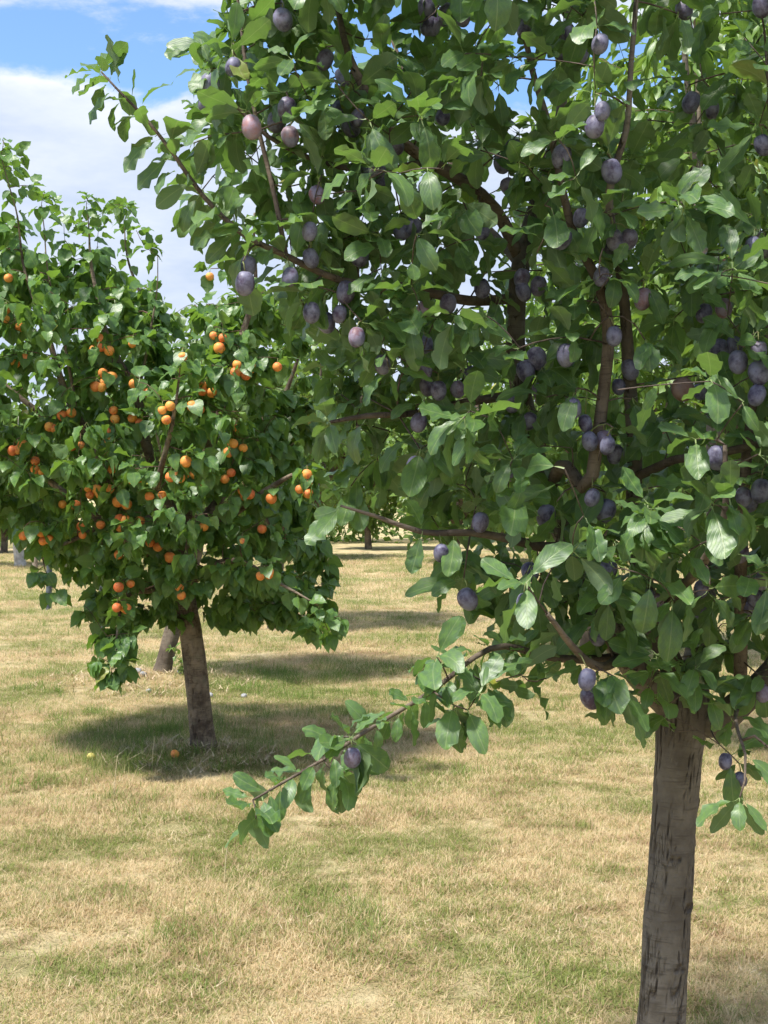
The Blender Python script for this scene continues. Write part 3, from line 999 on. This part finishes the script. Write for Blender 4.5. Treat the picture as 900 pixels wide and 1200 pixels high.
APRICOTS = [(10, 326), (7, 374), (23, 383), (28, 421), (117, 397), (110, 410), (128, 411), (155, 403), (131, 441), (112, 453), (119, 454), (157, 450), (172, 460), (133, 481), (73, 487), (58, 500), (64, 502), (15, 528),
            (21, 527), (27, 522), (127, 506), (130, 517), (182, 483), (190, 481), (195, 492), (155, 490), (163, 495), (84, 523), (41, 550), (49, 553), (131, 549), (103, 572), (116, 578), (128, 573), (142, 581), (138, 588),
            (73, 591), (89, 592), (218, 541), (200, 559), (208, 558), (218, 556), (164, 560), (190, 580), (246, 324), (261, 396), (257, 408), (287, 421), (278, 436), (287, 435), (294, 431), (238, 452), (248, 460), (225, 476), (235, 480), (214, 418),
            (278, 502), (273, 520), (285, 525), (271, 554), (244, 568), (287, 581), (293, 579), (50, 634), (58, 632), (49, 624), (27, 628), (95, 617), (140, 608), (147, 610), (164, 611), (239, 617), (284, 635), (185, 641), (139, 650), (139, 688), (153, 684),
            (137, 712), (146, 713), (210, 688), (199, 653), (305, 675), (315, 674), (361, 566), (361, 578), (318, 584), (307, 620), (325, 430), (228, 556), (150, 552), (118, 615), (268, 530), (175, 582)]
for (x, y) in random.Random(5).sample(APRICOTS, 34):
    a_ = random.Random(x * y).uniform(0, 6.28)
    APRICOTS.append((x + 11 * math.cos(a_), y + 10 * math.sin(a_)))
ap_pts = []
for (x, y) in APRICOTS:
    pj = proj(ap.P)
    dd = np.hypot(pj[:, 0] - x, pj[:, 1] - y) + 30 * np.abs(ap.P[:, 1] - 6.2)
    Yn = ap.P[int(np.argmin(dd))][1]
    ap_pts.append(at(x, y, min(6.3, max(5.85, Yn - 0.1))))
for Pp in ap_pts:
    ap.twig(Pp + np.array([0, 0.02, 0.045]), up=0.1, rmin=0.002, k=0.008, step=0.05)
for P in sorted(crown_targets(ap, APC, AY, 900, 1.1, 0.011, 0.6, ap_hole, 0.95), key=lambda p: np.min(np.linalg.norm(ap.P - p, axis=1))):
    ap.twig(P, up=0.10, rmin=0.0018, k=0.009, step=0.05)
for (x, y, dy) in [(384, 738, -.8), (397, 722, -.8), (130, 790, -.8), (146, 778, -.75), (116, 770, -.8), (138, 732, -.7), (126, 746, -.75), (150, 742, -.75), (120, 738, -.7), (140, 758, -.8), (62, 690, -.7), (45, 668, -.7), (100, 710, -.6), (365, 735, -.7), (375, 715, -.6)]:
    ap.twig(at(x, y, AY + dy), up=0.1, rmin=0.0018, k=0.006, step=0.05)
SHOOTS = []
for (x, y, dy) in [(4, 165, -.5), (14, 200, -.3), (35, 218, -.4), (52, 226, -.6), (75, 250, -.2), (104, 230, -.35), (118, 255, -.1), (146, 242, .5), (160, 270, -.3), (128, 240, .2), (182, 288, -.3), (-30, 190, -.3), (90, 262, .4), (22, 180, 0), (64, 240, .3)]:
    b0 = at(x + ap.r.uniform(-14, 14), y + ap.r.uniform(75, 120), AY + dy)
    ap.twig(b0, up=0.1, rmin=0.003, k=0.006, step=0.05)
    P = ap.twig(at(x, y, AY + dy), up=0.0, rmin=0.0016, k=0.006, step=0.04, wob=0.04)
    if P is not None:
        SHOOTS.append(len(ap.twigs) - 1)
axis_x = at(205, 500, AY)[0]


def hang_spray(tree, P, start, nmin, nmax, end, smin, smax, nvar, drop=0.9, every=1):
    n = len(P)
    th = tree.r.uniform(0, 6.28)
    for i in range(max(1, int(n * start)), n):
        if i % every and i < n - 1:
            continue
        t_ = unit(P[min(i + 1, n - 1)] - P[max(i - 1, 0)])
        a = unit(np.cross(t_, [0.2, 0.5, 0.85]))
        b = np.cross(t_, a)
        k = tree.r.randint(nmin, nmax) if i < n - 1 else end
        for _ in range(k):
            th += 2.4 + tree.r.uniform(-0.4, 0.4)
            rad = a * math.cos(th) + b * math.sin(th)
            d = rad * 0.8 + t_ * 0.3 + np.array([0, 0, -drop * tree.r.uniform(0.5, 1.5)])
            outw = np.array([rad[0], rad[1], 0]) * 0.6 + np.array([0, 0, 0.75])
            tree.leaf(P[i], d, outw + tree.rng.normal(0, 0.3, 3), tree.r.uniform(smin, smax), nvar)


for i_, (P, r) in enumerate(ap.twigs):
    if i_ in SHOOTS:
        hang_spray(ap, P, 0.05, 2, 3, 4, 0.050, 0.078, 12, 0.35)
    else:
        hang_spray(ap, P, 0.15, 1, 3, 5, 0.070, 0.104, 12)
for P, r in ap.limbs:
    thin = np.where(r < 0.009)[0]
    if len(thin) > 3:
        hang_spray(ap, P[thin[0]:], 0.0, 1, 2, 3, 0.06, 0.09, 12)
ap.arrays()
cen = ap.lp + ap.lm[:, :, 1] * 0.7
pxy = proj(cen)
fpx = proj(np.array(ap_pts))
for i in range(len(cen)):
    x, y = pxy[i]
    k = np.hypot(fpx[:, 0] - x, fpx[:, 1] - y)
    if (k < 11).any() and cen[i, 1] < ap_pts[int(np.argmin(k))][1] + 0.02 and ap.r.random() < 0.68:
        ap.keep[i] = False
    if ap_hole(x, y) and ap.r.random() < 0.7:
        ap.keep[i] = False
    if y > 775 and x > 165:
        ap.keep[i] = False
for Pp in ap_pts:
    d = np.linalg.norm(ap.P - (Pp + np.array([0, 0, 0.04])), axis=1)
    ap.fruits.append((Pp, ap.P[int(np.argmin(d))], ap.r.uniform(0.70, 1.02)))
bx = at(240, 884, AY)
finish_tree(ap, 'apricot_tree', (bx[0], AY, gz(bx[0], AY)), 'apricot', M['apricot_leaf'], M['apricot_bark'], M['apricot_bark'], M['apricot_twig'],
            'apricot tree hung with ripe orange fruit, dark furrowed trunk in straw litter', 'apricot tree', 300, 6, 'apricot', ap_trunk, 56, 0.09, relief=dict(depth=0.010, cf=2.0, seed=5.0))


# =========================================================== other orchard trees
def simple_tree(name, seed, base, lean, hfork, htop, rx, ry, leaf_kind, leaf_m, bark_m, label, cat, nt, smin, smax, zlow, rad=0.06, nlimb=7, group=None, drop=0.5, cx=0.0, nmax=2, end=3, step=0.06, upright=0.0):
    t = Tree(seed)
    bx, by = base
    b = np.array([bx, by, gz(bx, by)])
    fork = b + np.array([lean[0], lean[1], hfork])
    pts = [(*(b - [0, 0, 0.04]), rad * 1.5), (*(b + np.array([lean[0] * .06, lean[1] * .06, 0.07])), rad * 1.12), (*(b * .5 + fork * .5 + t.rng.normal(0, .015, 3)), rad), (*fork, rad * 0.9), (*(fork + [0, 0, 0.12]), rad * 0.5)]
    tp = catmull(np.array(pts), 0.03)
    t.nodes(tp[-4:, :3], tp[-4:, 3])
    c = fork + np.array([cx, 0, 0])
    for k in range(nlimb):
        a = 6.283 * k / nlimb + t.r.uniform(-.3, .3)
        e = t.r.uniform(0.45, 0.95)
        f = t.r.uniform(0.75, 1.0)
        top = c + np.array([math.cos(a) * rx * e * 0.75, math.sin(a) * ry * e * 0.75, (htop - hfork) * f])
        midp = fork * .55 + c * .0 + top * .45 + np.array([math.cos(a) * rx * .22, math.sin(a) * ry * .22, -0.05]) if True else None
        t.limb([(*(fork + t.rng.normal(0, .01, 3)), rad * .6), (*midp, rad * .36), (*top, rad * .06)], 0.06, 0.03)
    cz = b[2] + (zlow + htop) / 2
    hz = (htop - zlow) / 2
    tg = []
    while len(tg) < nt:
        v = t.rng.uniform(-1, 1, 3)
        q = np.linalg.norm(v * np.array([1, 1, 1]))
        if q > 1 or q < 0.25:
            continue
        wob_ = 0.85 + 0.3 * mnoise.noise(Vector((v * 1.7 + seed).tolist()))
        tg.append(np.array([c[0] + v[0] * rx * wob_, c[1] + v[1] * ry * wob_, cz + v[2] * hz * wob_ * (1.05 if v[2] > 0 else 1.0)]))
    for P in sorted(tg, key=lambda p: np.min(np.linalg.norm(t.P - p, axis=1))):
        t.twig(P, up=0.08 - upright, rmin=0.002, k=0.008, step=step)
    for P, r in t.twigs:
        hang_spray(t, P, 0.2, 1, nmax, end, smin, smax, len(LEAVES[leaf_kind]), drop)
    for P, r in t.limbs:
        thin = np.where(r < 0.012)[0]
        if len(thin) > 3:
            hang_spray(t, P[thin[0]:], 0, 1, nmax, end, smin, smax, len(LEAVES[leaf_kind]), drop)
    t.arrays()
    return finish_tree(t, name, tuple(b), leaf_kind, leaf_m, bark_m, bark_m, M['apricot_twig'], label, cat, 0, 8, None, (tp[:, :3], tp[:, 3]), 20, 0.10, group=group)


# leaning tree behind the apricot
lb = at(190, 797, 9.7)
simple_tree('leaning_tree', 31, (lb[0], 9.7), (0.26, 0.0), 0.95, 2.95, 1.15, 1.1, 'far', M['far_leaf'], M['grey_bark'],
            'fruit tree with leaning pale grey trunk rising from a ring of clippings', 'fruit tree', 520, 0.08, 0.12, 1.0, 0.060, 7, drop=0.5)
cb = at(322, 735, 13.5)
simple_tree('round_tree', 36, (cb[0], 13.5), (0.05, 0.0), 0.9, 3.5, 1.45, 1.3, 'far', M['far_leaf'], M['grey_bark'],
            'round pale green tree standing between the apricot and the far row', 'fruit tree', 560, 0.09, 0.14, 0.95, 0.07, 8, drop=0.4)
# narrow-leaved tree to the right, behind the plum
simple_tree('peach_tree', 44, (2.30, 6.5), (-0.05, 0.0), 0.85, 4.5, 1.62, 1.5, 'narrow', M['peach_leaf'], M['grey_bark'],
            'bright green tree with narrow willowy leaves and grey upright shoots', 'fruit tree', 1300, 0.10, 0.16, 1.0, 0.07, 10, drop=0.7, nmax=5, end=8, cx=0.0)
# another narrow-leaved one beyond it
simple_tree('peach_tree', 47, (1.75, 11.0), (0.05, 0.0), 0.8, 3.6, 1.6, 1.5, 'narrow', M['peach_leaf'], M['grey_bark'],
            'bushy narrow-leaved tree growing farther back beyond the plum crown', 'fruit tree', 620, 0.11, 0.18, 0.6, 0.07, 9, drop=0.6, nmax=4, end=7)

# far row: one tree in two shapes, copied
def copy_tree(src, loc, rz, s):
    o = src.copy()
    col.objects.link(o)
    o.location, o.rotation_euler, o.scale = loc, (0, 0, rz), (s, s, s)
    for ch in src.children:
        c_ = ch.copy()
        c_.parent = o
        col.objects.link(c_)
    return o


FAR_LABEL = 'small pale green orchard tree in the far row across the lawn'
FAR_GROUP = 'orchard trees in the far row'
fx = at(533, 655, 26.0)
src1 = simple_tree('orchard_tree', 61, (fx[0], 26.0), (0.05, 0), 0.75, 3.9, 1.7, 1.6, 'far', M['far_leaf'], M['grey_bark'], FAR_LABEL, 'fruit tree', 620, 0.15, 0.24, 0.30, 0.085, 8, FAR_GROUP, step=0.10)
wx_ = at(24, 663, 25.0)
src2 = simple_tree('orchard_tree', 62, (wx_[0], 25.0), (-0.04, 0), 0.75, 3.3, 1.5, 1.5, 'far', M['far_leaf'], M['limewash'], 'orchard tree with limewashed white trunk far across the lawn', 'fruit tree', 520, 0.15, 0.24, 0.65, 0.10, 8, step=0.10)
k = 0
for x, y in [(-12.2, 27.0), (-9.2, 31.0), (-5.0, 29.5), (-2.2, 28.0), (4.4, 26.5), (7.2, 28.0), (10.4, 27.0), (-0.4, 33.0), (3.0, 32.5), (13.5, 30.0), (-15.0, 31.0)]:
    o = copy_tree(src1, (x, y, gz(x, y)), 1.3 * k + 0.7, 0.88 + 0.06 * (k % 5))
    k += 1

# distant wood closing the horizon
acc = Acc()
rw = random.Random(90)
wr = np.random.default_rng(90)
for q in range(46):
    a = -0.95 + 1.9 * q / 45
    D = rw.uniform(36, 43)
    X, Y = math.sin(a) * D, math.cos(a) * D
    hh = rw.uniform(3.0, 4.6)
    n = 900
    v = wr.normal(0, 1, (n, 3))
    v /= np.linalg.norm(v, axis=1)[:, None]
    v *= (0.75 + 0.3 * wr.random(n))[:, None]
    C = np.stack([X + v[:, 0] * hh * 0.62, Y + v[:, 1] * hh * 0.5, hh * 0.5 + v[:, 2] * hh * 0.55], 1)
    V, T, U = LEAVES['far'][q % 6]
    A_ = wr.normal(0, 1, (n, 3, 3))
    Qm = np.linalg.qr(A_)[0] * wr.uniform(0.16, 0.36, n)[:, None, None]
    W = np.einsum('kij,mj->kmi', Qm, V) + C[:, None, :]
    acc.put(W.reshape(-1, 3), (T[None] + (np.arange(n) * len(V))[:, None, None]).reshape(-1, 3), np.tile(U, (n, 1)))
tag(add('distant_wood', acc.mesh('distant_wood', [M['far_leaf']])), 'low line of woodland far beyond the orchard', 'woodland', kind='stuff')


# =========================================================== stakes
def stake(px, pyb, Y, ptop, half, mat, label, lean=0.0, cap=None, group=None):
    b = at(px, pyb, Y)
    g = gz(b[0], Y)
    h = at(px, ptop, Y)[2] - g
    P = np.array([[0, 0, -0.05], [lean * .25, 0, h * .25], [lean * .6, 0.004, h * .6], [lean, 0, h - 0.02], [lean, 0, h]])
    P = catmull(P, 0.06)
    r = np.full(len(P), half)
    r[-1] *= 0.7
    V, T, U = tube(P, r, 8, 0.06, 9)
    root = bpy.data.objects.new('wooden_stake', None)
    root.location = (b[0], Y, g)
    col.objects.link(root)
    tag(root, label, 'stake', group)
    add('shaft', mesh_np('shaft', V, T, U, [mat]), root)
    if cap:
        Pc = np.array([[lean, 0, h - 0.045], [lean, 0, h - 0.02], [lean, 0, h + 0.008]])
        V, T, U = tube(Pc, [half * 1.3, half * 1.45, half * 1.2], 10, 0.12, 60)
        add('blue_cap', mesh_np('blue_cap', V, T, U, [cap]), root)
    return root


stake(41, 681, 20.8, 560, 0.045, M['stake'], 'brown weathered stake far beyond the apricot tree')
stake(57, 715, 15.5, 540, 0.036, M['stake_dark'], 'thick dark bluish stake beyond the apricot tree', 0.03)
stake(119, 752, 12.2, 560, 0.032, M['stake_dark'], 'slim dark stake half hidden by hanging apricot leaves', 0.02)
stake(653, 770, 11.0, 609, 0.018, M['stake_pale'], 'pale thin stake with a bright blue cap behind the plum tree', 0.0, M['cap'])

# =========================================================== grass
def blade(acc, x, y, L_, lean, az, wdt, droop):
    n = 3
    P = []
    for k in range(n + 1):
        s = k / n
        rr = lean * s * L_ + droop * s * s * L_
        hh = L_ * s * (1 - 0.35 * droop * s) * math.sqrt(max(0.05, 1 - min(0.95, lean * lean)))
        P.append((x + math.cos(az) * rr, y + math.sin(az) * rr, hh))
    V, T, U = [], [], []
    pa = az + 1.57
    for k in range(n):
        s = k / n
        ww = wdt * (1 - 0.65 * s)
        for e in (-1, 1):
            V.append((P[k][0] + e * ww * math.cos(pa), P[k][1] + e * ww * math.sin(pa), P[k][2]))
            U.append((0.5, s))
    V.append(P[n])
    U.append((0.5, 1.0))
    for k in range(n - 1):
        a = 2 * k
        T += [(a, a + 1, a + 3), (a, a + 3, a + 2)]
    T.append((2 * (n - 1), 2 * (n - 1) + 1, 2 * n))
    acc.put(np.array(V), T, np.array(U))


def grass_mat(name, a, b, g, gw):
    """a..b dry colours, g green; gw how far the patch pattern turns the blades green"""
    m, t = new_mat(name)
    geo = t.n('ShaderNodeNewGeometry')
    gr, br = patch_colour(t, geo.outputs['Position'], False)
    rnd = t.math('FRACT', t.math('ADD', geo.outputs['Random Per Island'], t.n('ShaderNodeObjectInfo').outputs['Random']))
    c = t.mix(rnd, a, b)
    c = t.mix(t.math('MULTIPLY', br, 0.75), c, (0.47, 0.31, 0.185))
    isg = t.sstep(t.math('ADD', t.math('SUBTRACT', t.math('FRACT', t.math('MULTIPLY', rnd, 7.3)), 1.0), t.math('ADD', t.math('MULTIPLY', gr, gw), gw * 0.20)), -0.05, 0.08)
    c = t.mix(isg, c, t.mix(t.math('FRACT', t.math('MULTIPLY', rnd, 3.7)), g, (g[0] * 1.7, g[1] * 1.45, g[2] * 1.4)))
    p = t.n('ShaderNodeBsdfPrincipled', inp={'Base Color': c, 'Roughness': 0.6, 'Specular IOR Level': 0.3})
    tr = t.n('ShaderNodeBsdfTranslucent', inp={'Color': c})
    mx = t.n('ShaderNodeMixShader', inp={0: 0.5, 1: p.outputs[0], 2: tr.outputs[0]})
    t.link(mx.outputs[0], t.n('ShaderNodeOutputMaterial').inputs[0])
    return m


M['grass'] = grass_mat('dry_grass', (0.78, 0.65, 0.41), (0.58, 0.445, 0.26), (0.20, 0.26, 0.075), 0.74)
M['green_grass'] = grass_mat('green_grass', (0.52, 0.46, 0.22), (0.34, 0.35, 0.13), (0.15, 0.235, 0.055), 1.5)

tuft_col = bpy.data.collections.new('grass_tufts')
rg = random.Random(11)
for v in range(10):
    acc = Acc()
    green = v >= 8
    for _ in range(34 if not green else 22):
        ang, rr = rg.uniform(0, 6.28), 0.05 * math.sqrt(rg.random())
        flat = rg.random() < (0.35 if green else 0.74)
        blade(acc, rr * math.cos(ang), rr * math.sin(ang), rg.uniform(0.014, 0.038) * (1.9 if green else 1.0), rg.uniform(0.75, 0.96) if flat else rg.uniform(0.0, 0.55), rg.uniform(0, 6.28),
              rg.uniform(0.0008, 0.0017), rg.uniform(0.0, 0.6))
    o = bpy.data.objects.new('tuft_%02d' % v, acc.mesh('tuft', [M['green_grass' if green else 'grass']]))
    tuft_col.objects.link(o)

pts, scl, pick = [], [], []
gr_rng = np.random.default_rng(17)


def scatter(y0, y1, dens, smin, smax, margin=1.2, half=0.31):
    area = 2 * (half * (y0 + y1) / 2 + margin) * (y1 - y0)
    n = int(area * dens)
    y = gr_rng.uniform(y0, y1, n)
    x = gr_rng.uniform(-1, 1, n) * (half * y1 + margin)
    ok = np.abs(x) < half * y + margin
    x, y = x[ok], y[ok]
    for a, b in zip(x, y):
        gn = mnoise.noise(Vector((a * 1.3, b * 1.3, 5.0))) + 0.6 * mnoise.noise(Vector((a * 4, b * 4, 2.0)))
        bare = mnoise.noise(Vector((a * 2.1, b * 2.1, 31.0))) + 0.5 * mnoise.noise(Vector((a * 7, b * 7, 12.0)))
        if bare > 0.36 and gr_rng.random() < 0.75:
            continue
        pts.append((a, b, gz(a, b) - 0.002))
        sc = gr_rng.uniform(smin, smax) * (1 + 0.3 * gn)
        tall = gn > 0.42 and gr_rng.random() < 0.13
        pick.append(8 + gr_rng.integers(2) if tall else gr_rng.integers(8))
        scl.append(sc)


scatter(1.6, 3.2, 500, 0.8, 1.2, 1.0)
scatter(3.2, 6.0, 1300, 0.75, 1.25)
scatter(6.0, 10.0, 700, 0.9, 1.4)
scatter(10.0, 17.0, 300, 1.2, 1.8)
scatter(17.0, 30.0, 90, 1.8, 2.8, 2.0)
# longer green grass round the two trunks
for mx, my, mr, nn in [(MOUNDS[0][0], 7.05, 0.60, 170), (MOUNDS[1][0], 9.6, 0.9, 240), (at(60, 905, 6.4)[0], 6.4, 0.35, 90), (at(330, 850, 7.6)[0], 7.7, 0.7, 200), (at(420, 800, 9.5)[0], 9.6, 0.9, 200)]:
    for _ in range(nn):
        a, rr = gr_rng.uniform(0, 6.28), mr * (0.35 + 0.65 * math.sqrt(gr_rng.random()))
        x, y = mx + rr * math.cos(a) * 1.2, my + rr * math.sin(a)
        pts.append((x, y, gz(x, y)))
        pick.append(8 + gr_rng.integers(2))
        scl.append(gr_rng.uniform(0.9, 1.6))

gm = bpy.data.meshes.new('grass')
gm.from_pydata(pts, [], [])
for nm, typ, data in (('scl', 'FLOAT', np.array(scl, np.float32)), ('pick', 'INT', np.array(pick, np.int32)), ('rotz', 'FLOAT', gr_rng.uniform(0, 6.28, len(pts)).astype(np.float32))):
    at_ = gm.attributes.new(nm, typ, 'POINT')
    at_.data.foreach_set('value', data)
grass = add('grass', gm)
tag(grass, 'short dry grass covering the orchard floor', 'grass', kind='stuff')
ng = bpy.data.node_groups.new('grass_scatter', 'GeometryNodeTree')
ng.interface.new_socket('Geometry', in_out='INPUT', socket_type='NodeSocketGeometry')
ng.interface.new_socket('Geometry', in_out='OUTPUT', socket_type='NodeSocketGeometry')
gi, go = ng.nodes.new('NodeGroupInput'), ng.nodes.new('NodeGroupOutput')
iop = ng.nodes.new('GeometryNodeInstanceOnPoints')
ci = ng.nodes.new('GeometryNodeCollectionInfo')
ci.inputs[0].default_value = tuft_col
ci.inputs[1].default_value = True
ci.inputs[2].default_value = True


def named(nm, typ):
    nd = ng.nodes.new('GeometryNodeInputNamedAttribute')
    nd.data_type = typ
    nd.inputs[0].default_value = nm
    return nd.outputs[0]


cx_ = ng.nodes.new('ShaderNodeCombineXYZ')
ng.links.new(named('rotz', 'FLOAT'), cx_.inputs[2])
ng.links.new(gi.outputs[0], iop.inputs['Points'])
ng.links.new(ci.outputs[0], iop.inputs['Instance'])
iop.inputs['Pick Instance'].default_value = True
ng.links.new(named('pick', 'INT'), iop.inputs['Instance Index'])
ng.links.new(cx_.outputs[0], iop.inputs['Rotation'])
ng.links.new(named('scl', 'FLOAT'), iop.inputs['Scale'])
ng.links.new(iop.outputs[0], go.inputs[0])
md = grass.modifiers.new('scatter', 'NODES')
md.node_group = ng

# =========================================================== litter, stones, windfalls, weeds
M['litter'] = twig_mat('dry_clippings', (0.36, 0.26, 0.16), (0.58, 0.47, 0.31))
acc = Acc()
rq = random.Random(8)
for mx, my, mr, nn in [(MOUNDS[0][0] - 0.05, 6.75, 0.42, 420), (MOUNDS[1][0], 9.5, 0.75, 620)]:
    for _ in range(nn):
        a, rr = rq.uniform(0, 6.28), mr * math.sqrt(rq.random())
        blade(acc, 0, 0, rq.uniform(0.03, 0.09), rq.uniform(0.85, 0.97), rq.uniform(0, 6.28), rq.uniform(0.0015, 0.005), 0.1)
        x, y = mx + 1.15 * rr * math.cos(a), my + rr * math.sin(a)
        acc.V[-1] = acc.V[-1] + np.array([x, y, gz(x, y) + rq.uniform(0.004, 0.03)])
for _ in range(170):
    yc = 3.2 + 9 * rq.random() ** 1.3
    xc = rq.uniform(-1, 1) * (0.32 * yc + 0.8)
    sp_ = rq.uniform(0.03, 0.16)
    for _ in range(rq.randint(6, 34)):
        blade(acc, 0, 0, rq.uniform(0.012, 0.045), rq.uniform(0.9, 0.97), rq.uniform(0, 6.28), rq.uniform(0.0006, 0.0018), 0.05)
        x, y = xc + rq.gauss(0, sp_), yc + rq.gauss(0, sp_)
        acc.V[-1] = acc.V[-1] + np.array([x, y, gz(x, y) + rq.uniform(0.008, 0.028)])
tag(add('straw_litter', acc.mesh('straw_litter', [M['litter']])), 'dry straw clippings heaped round tree bases and strewn over the lawn', 'litter', kind='stuff')

for i, (px, py, Y, s, lab) in enumerate([(162, 795, 9.55, 0.030, 'rounded blue-grey stone, largest on the clippings by the leaning trunk'),
                                         (168, 799, 9.42, 0.026, 'pale round stone touching the largest stone beside the leaning trunk'),
                                         (153, 802, 9.35, 0.022, 'small whitish stone in the clippings beside two larger stones'),
                                         (174, 814, 8.95, 0.022, 'small pale stone lying apart on the grass below the clippings'),
                                         (245, 818, 8.8, 0.030, 'flat grey stone beside the apricot trunk in the grass'),
                                         (286, 817, 8.85, 0.022, 'small grey stone alone in the grass beyond the apricot tree'),
                                         (213, 795, 9.6, 0.035, 'dark flat stone at the foot of the leaning trunk')]):
    me = fruit_mesh('stone', M['stone'], s, s * 0.75, 0.15, 300 + i, 10, 7)
    X, Yw = at(px, py, Y)[0], Y
    o = add('stone', me, None, (X, Yw, gz(X, Yw) + s * 0.55))
    o.rotation_euler = (0.2, 0.3, i * 1.1)
    tag(o, lab, 'stone', 'stones near the leaning trunk')
m2, t2 = new_mat('yellow_fruit')
p2 = t2.n('ShaderNodeBsdfPrincipled', inp={'Base Color': t2.mix(t2.noise(t2.n('ShaderNodeTexCoord').outputs['Object'], 40, 3), (0.62, 0.52, 0.12), (0.72, 0.60, 0.20)), 'Roughness': 0.6})
t2.link(p2.outputs[0], t2.n('ShaderNodeOutputMaterial').inputs[0])
for px, py, Y, mat, lab in [(107, 894, 6.7, m2, 'unripe yellow apricot fallen in the green grass'), (205, 894, 6.68, M['apricot'], 'ripe orange apricot fallen on straw by the trunk')]:
    X = at(px, py, Y)[0]
    o = add('fallen_apricot', fruit_mesh('fallen_apricot', mat, 0.023, 0.022, 0.08, 401), None, (X, Y, gz(X, Y) + 0.022))
    o.rotation_euler = (0.6, 0.3, 1)
    tag(o, lab, 'apricot')

# tall dry stalks and a leafy weed
M['stalk_dry'] = twig_mat('dry_stalk', (0.50, 0.42, 0.24), (0.62, 0.54, 0.34))
for px, pb, hpx, lab in [(134, 935, 48, 'tall dry grass stalk standing in front of the apricot tree'), (263, 1035, 50, 'thin dry stalk below the tip of the drooping plum branch'), (178, 905, 40, 'bent pale stalk in the straw beside the apricot trunk')]:
    Y = CH * F / (pb - HZ)
    b = at(px, pb, Y)
    h = hpx / F * Y
    P = catmull(np.array([[0, 0, -0.01], [0.004, 0, h * .5], [0.012, 0.01, h]]), 0.02)
    V, T, U = tube(P, np.linspace(0.0022, 0.0010, len(P)), 5)
    o = add('dry_stalk', mesh_np('dry_stalk', V, T, U, [M['stalk_dry']]), None, (b[0], Y, gz(b[0], Y)))
    tag(o, lab, 'stalk')


def weed(px, py, n, h, size, lab):
    Y = CH * F / (py - HZ)
    X = at(px, py, Y)[0]
    t = Tree(int(px))
    b = np.array([X, Y, gz(X, Y)])
    for k in range(n):
        a = 6.28 * k / n + t.r.uniform(-.3, .3)
        P = catmull(np.array([b - [0, 0, .005], b + [math.cos(a) * h * .15, math.sin(a) * h * .15, h * .5], b + [math.cos(a) * h * .4, math.sin(a) * h * .4, h * t.r.uniform(.7, 1)]]), 0.03)
        t.twigs.append((P, np.linspace(0.003, 0.0012, len(P))))
        hang_spray(t, P, 0.2, 1, 2, 3, size * .7, size, 6, 0.1)
    t.arrays()
    root = bpy.data.objects.new('weed', None)
    root.location = b
    col.objects.link(root)
    tag(root, lab, 'weed')
    acc = Acc()
    for P, r in t.twigs:
        acc.put(*tube(P, r, 5))
    add('stem', acc.mesh('stem', [M['stalk']], b), root)
    tag(add('leaves', build_foliage(t, 'far', b, t.keep, M['far_leaf']), root), kind='stuff')


weed(216, 800, 5, 0.24, 0.065, 'leafy green sucker growing at the foot of the leaning trunk')
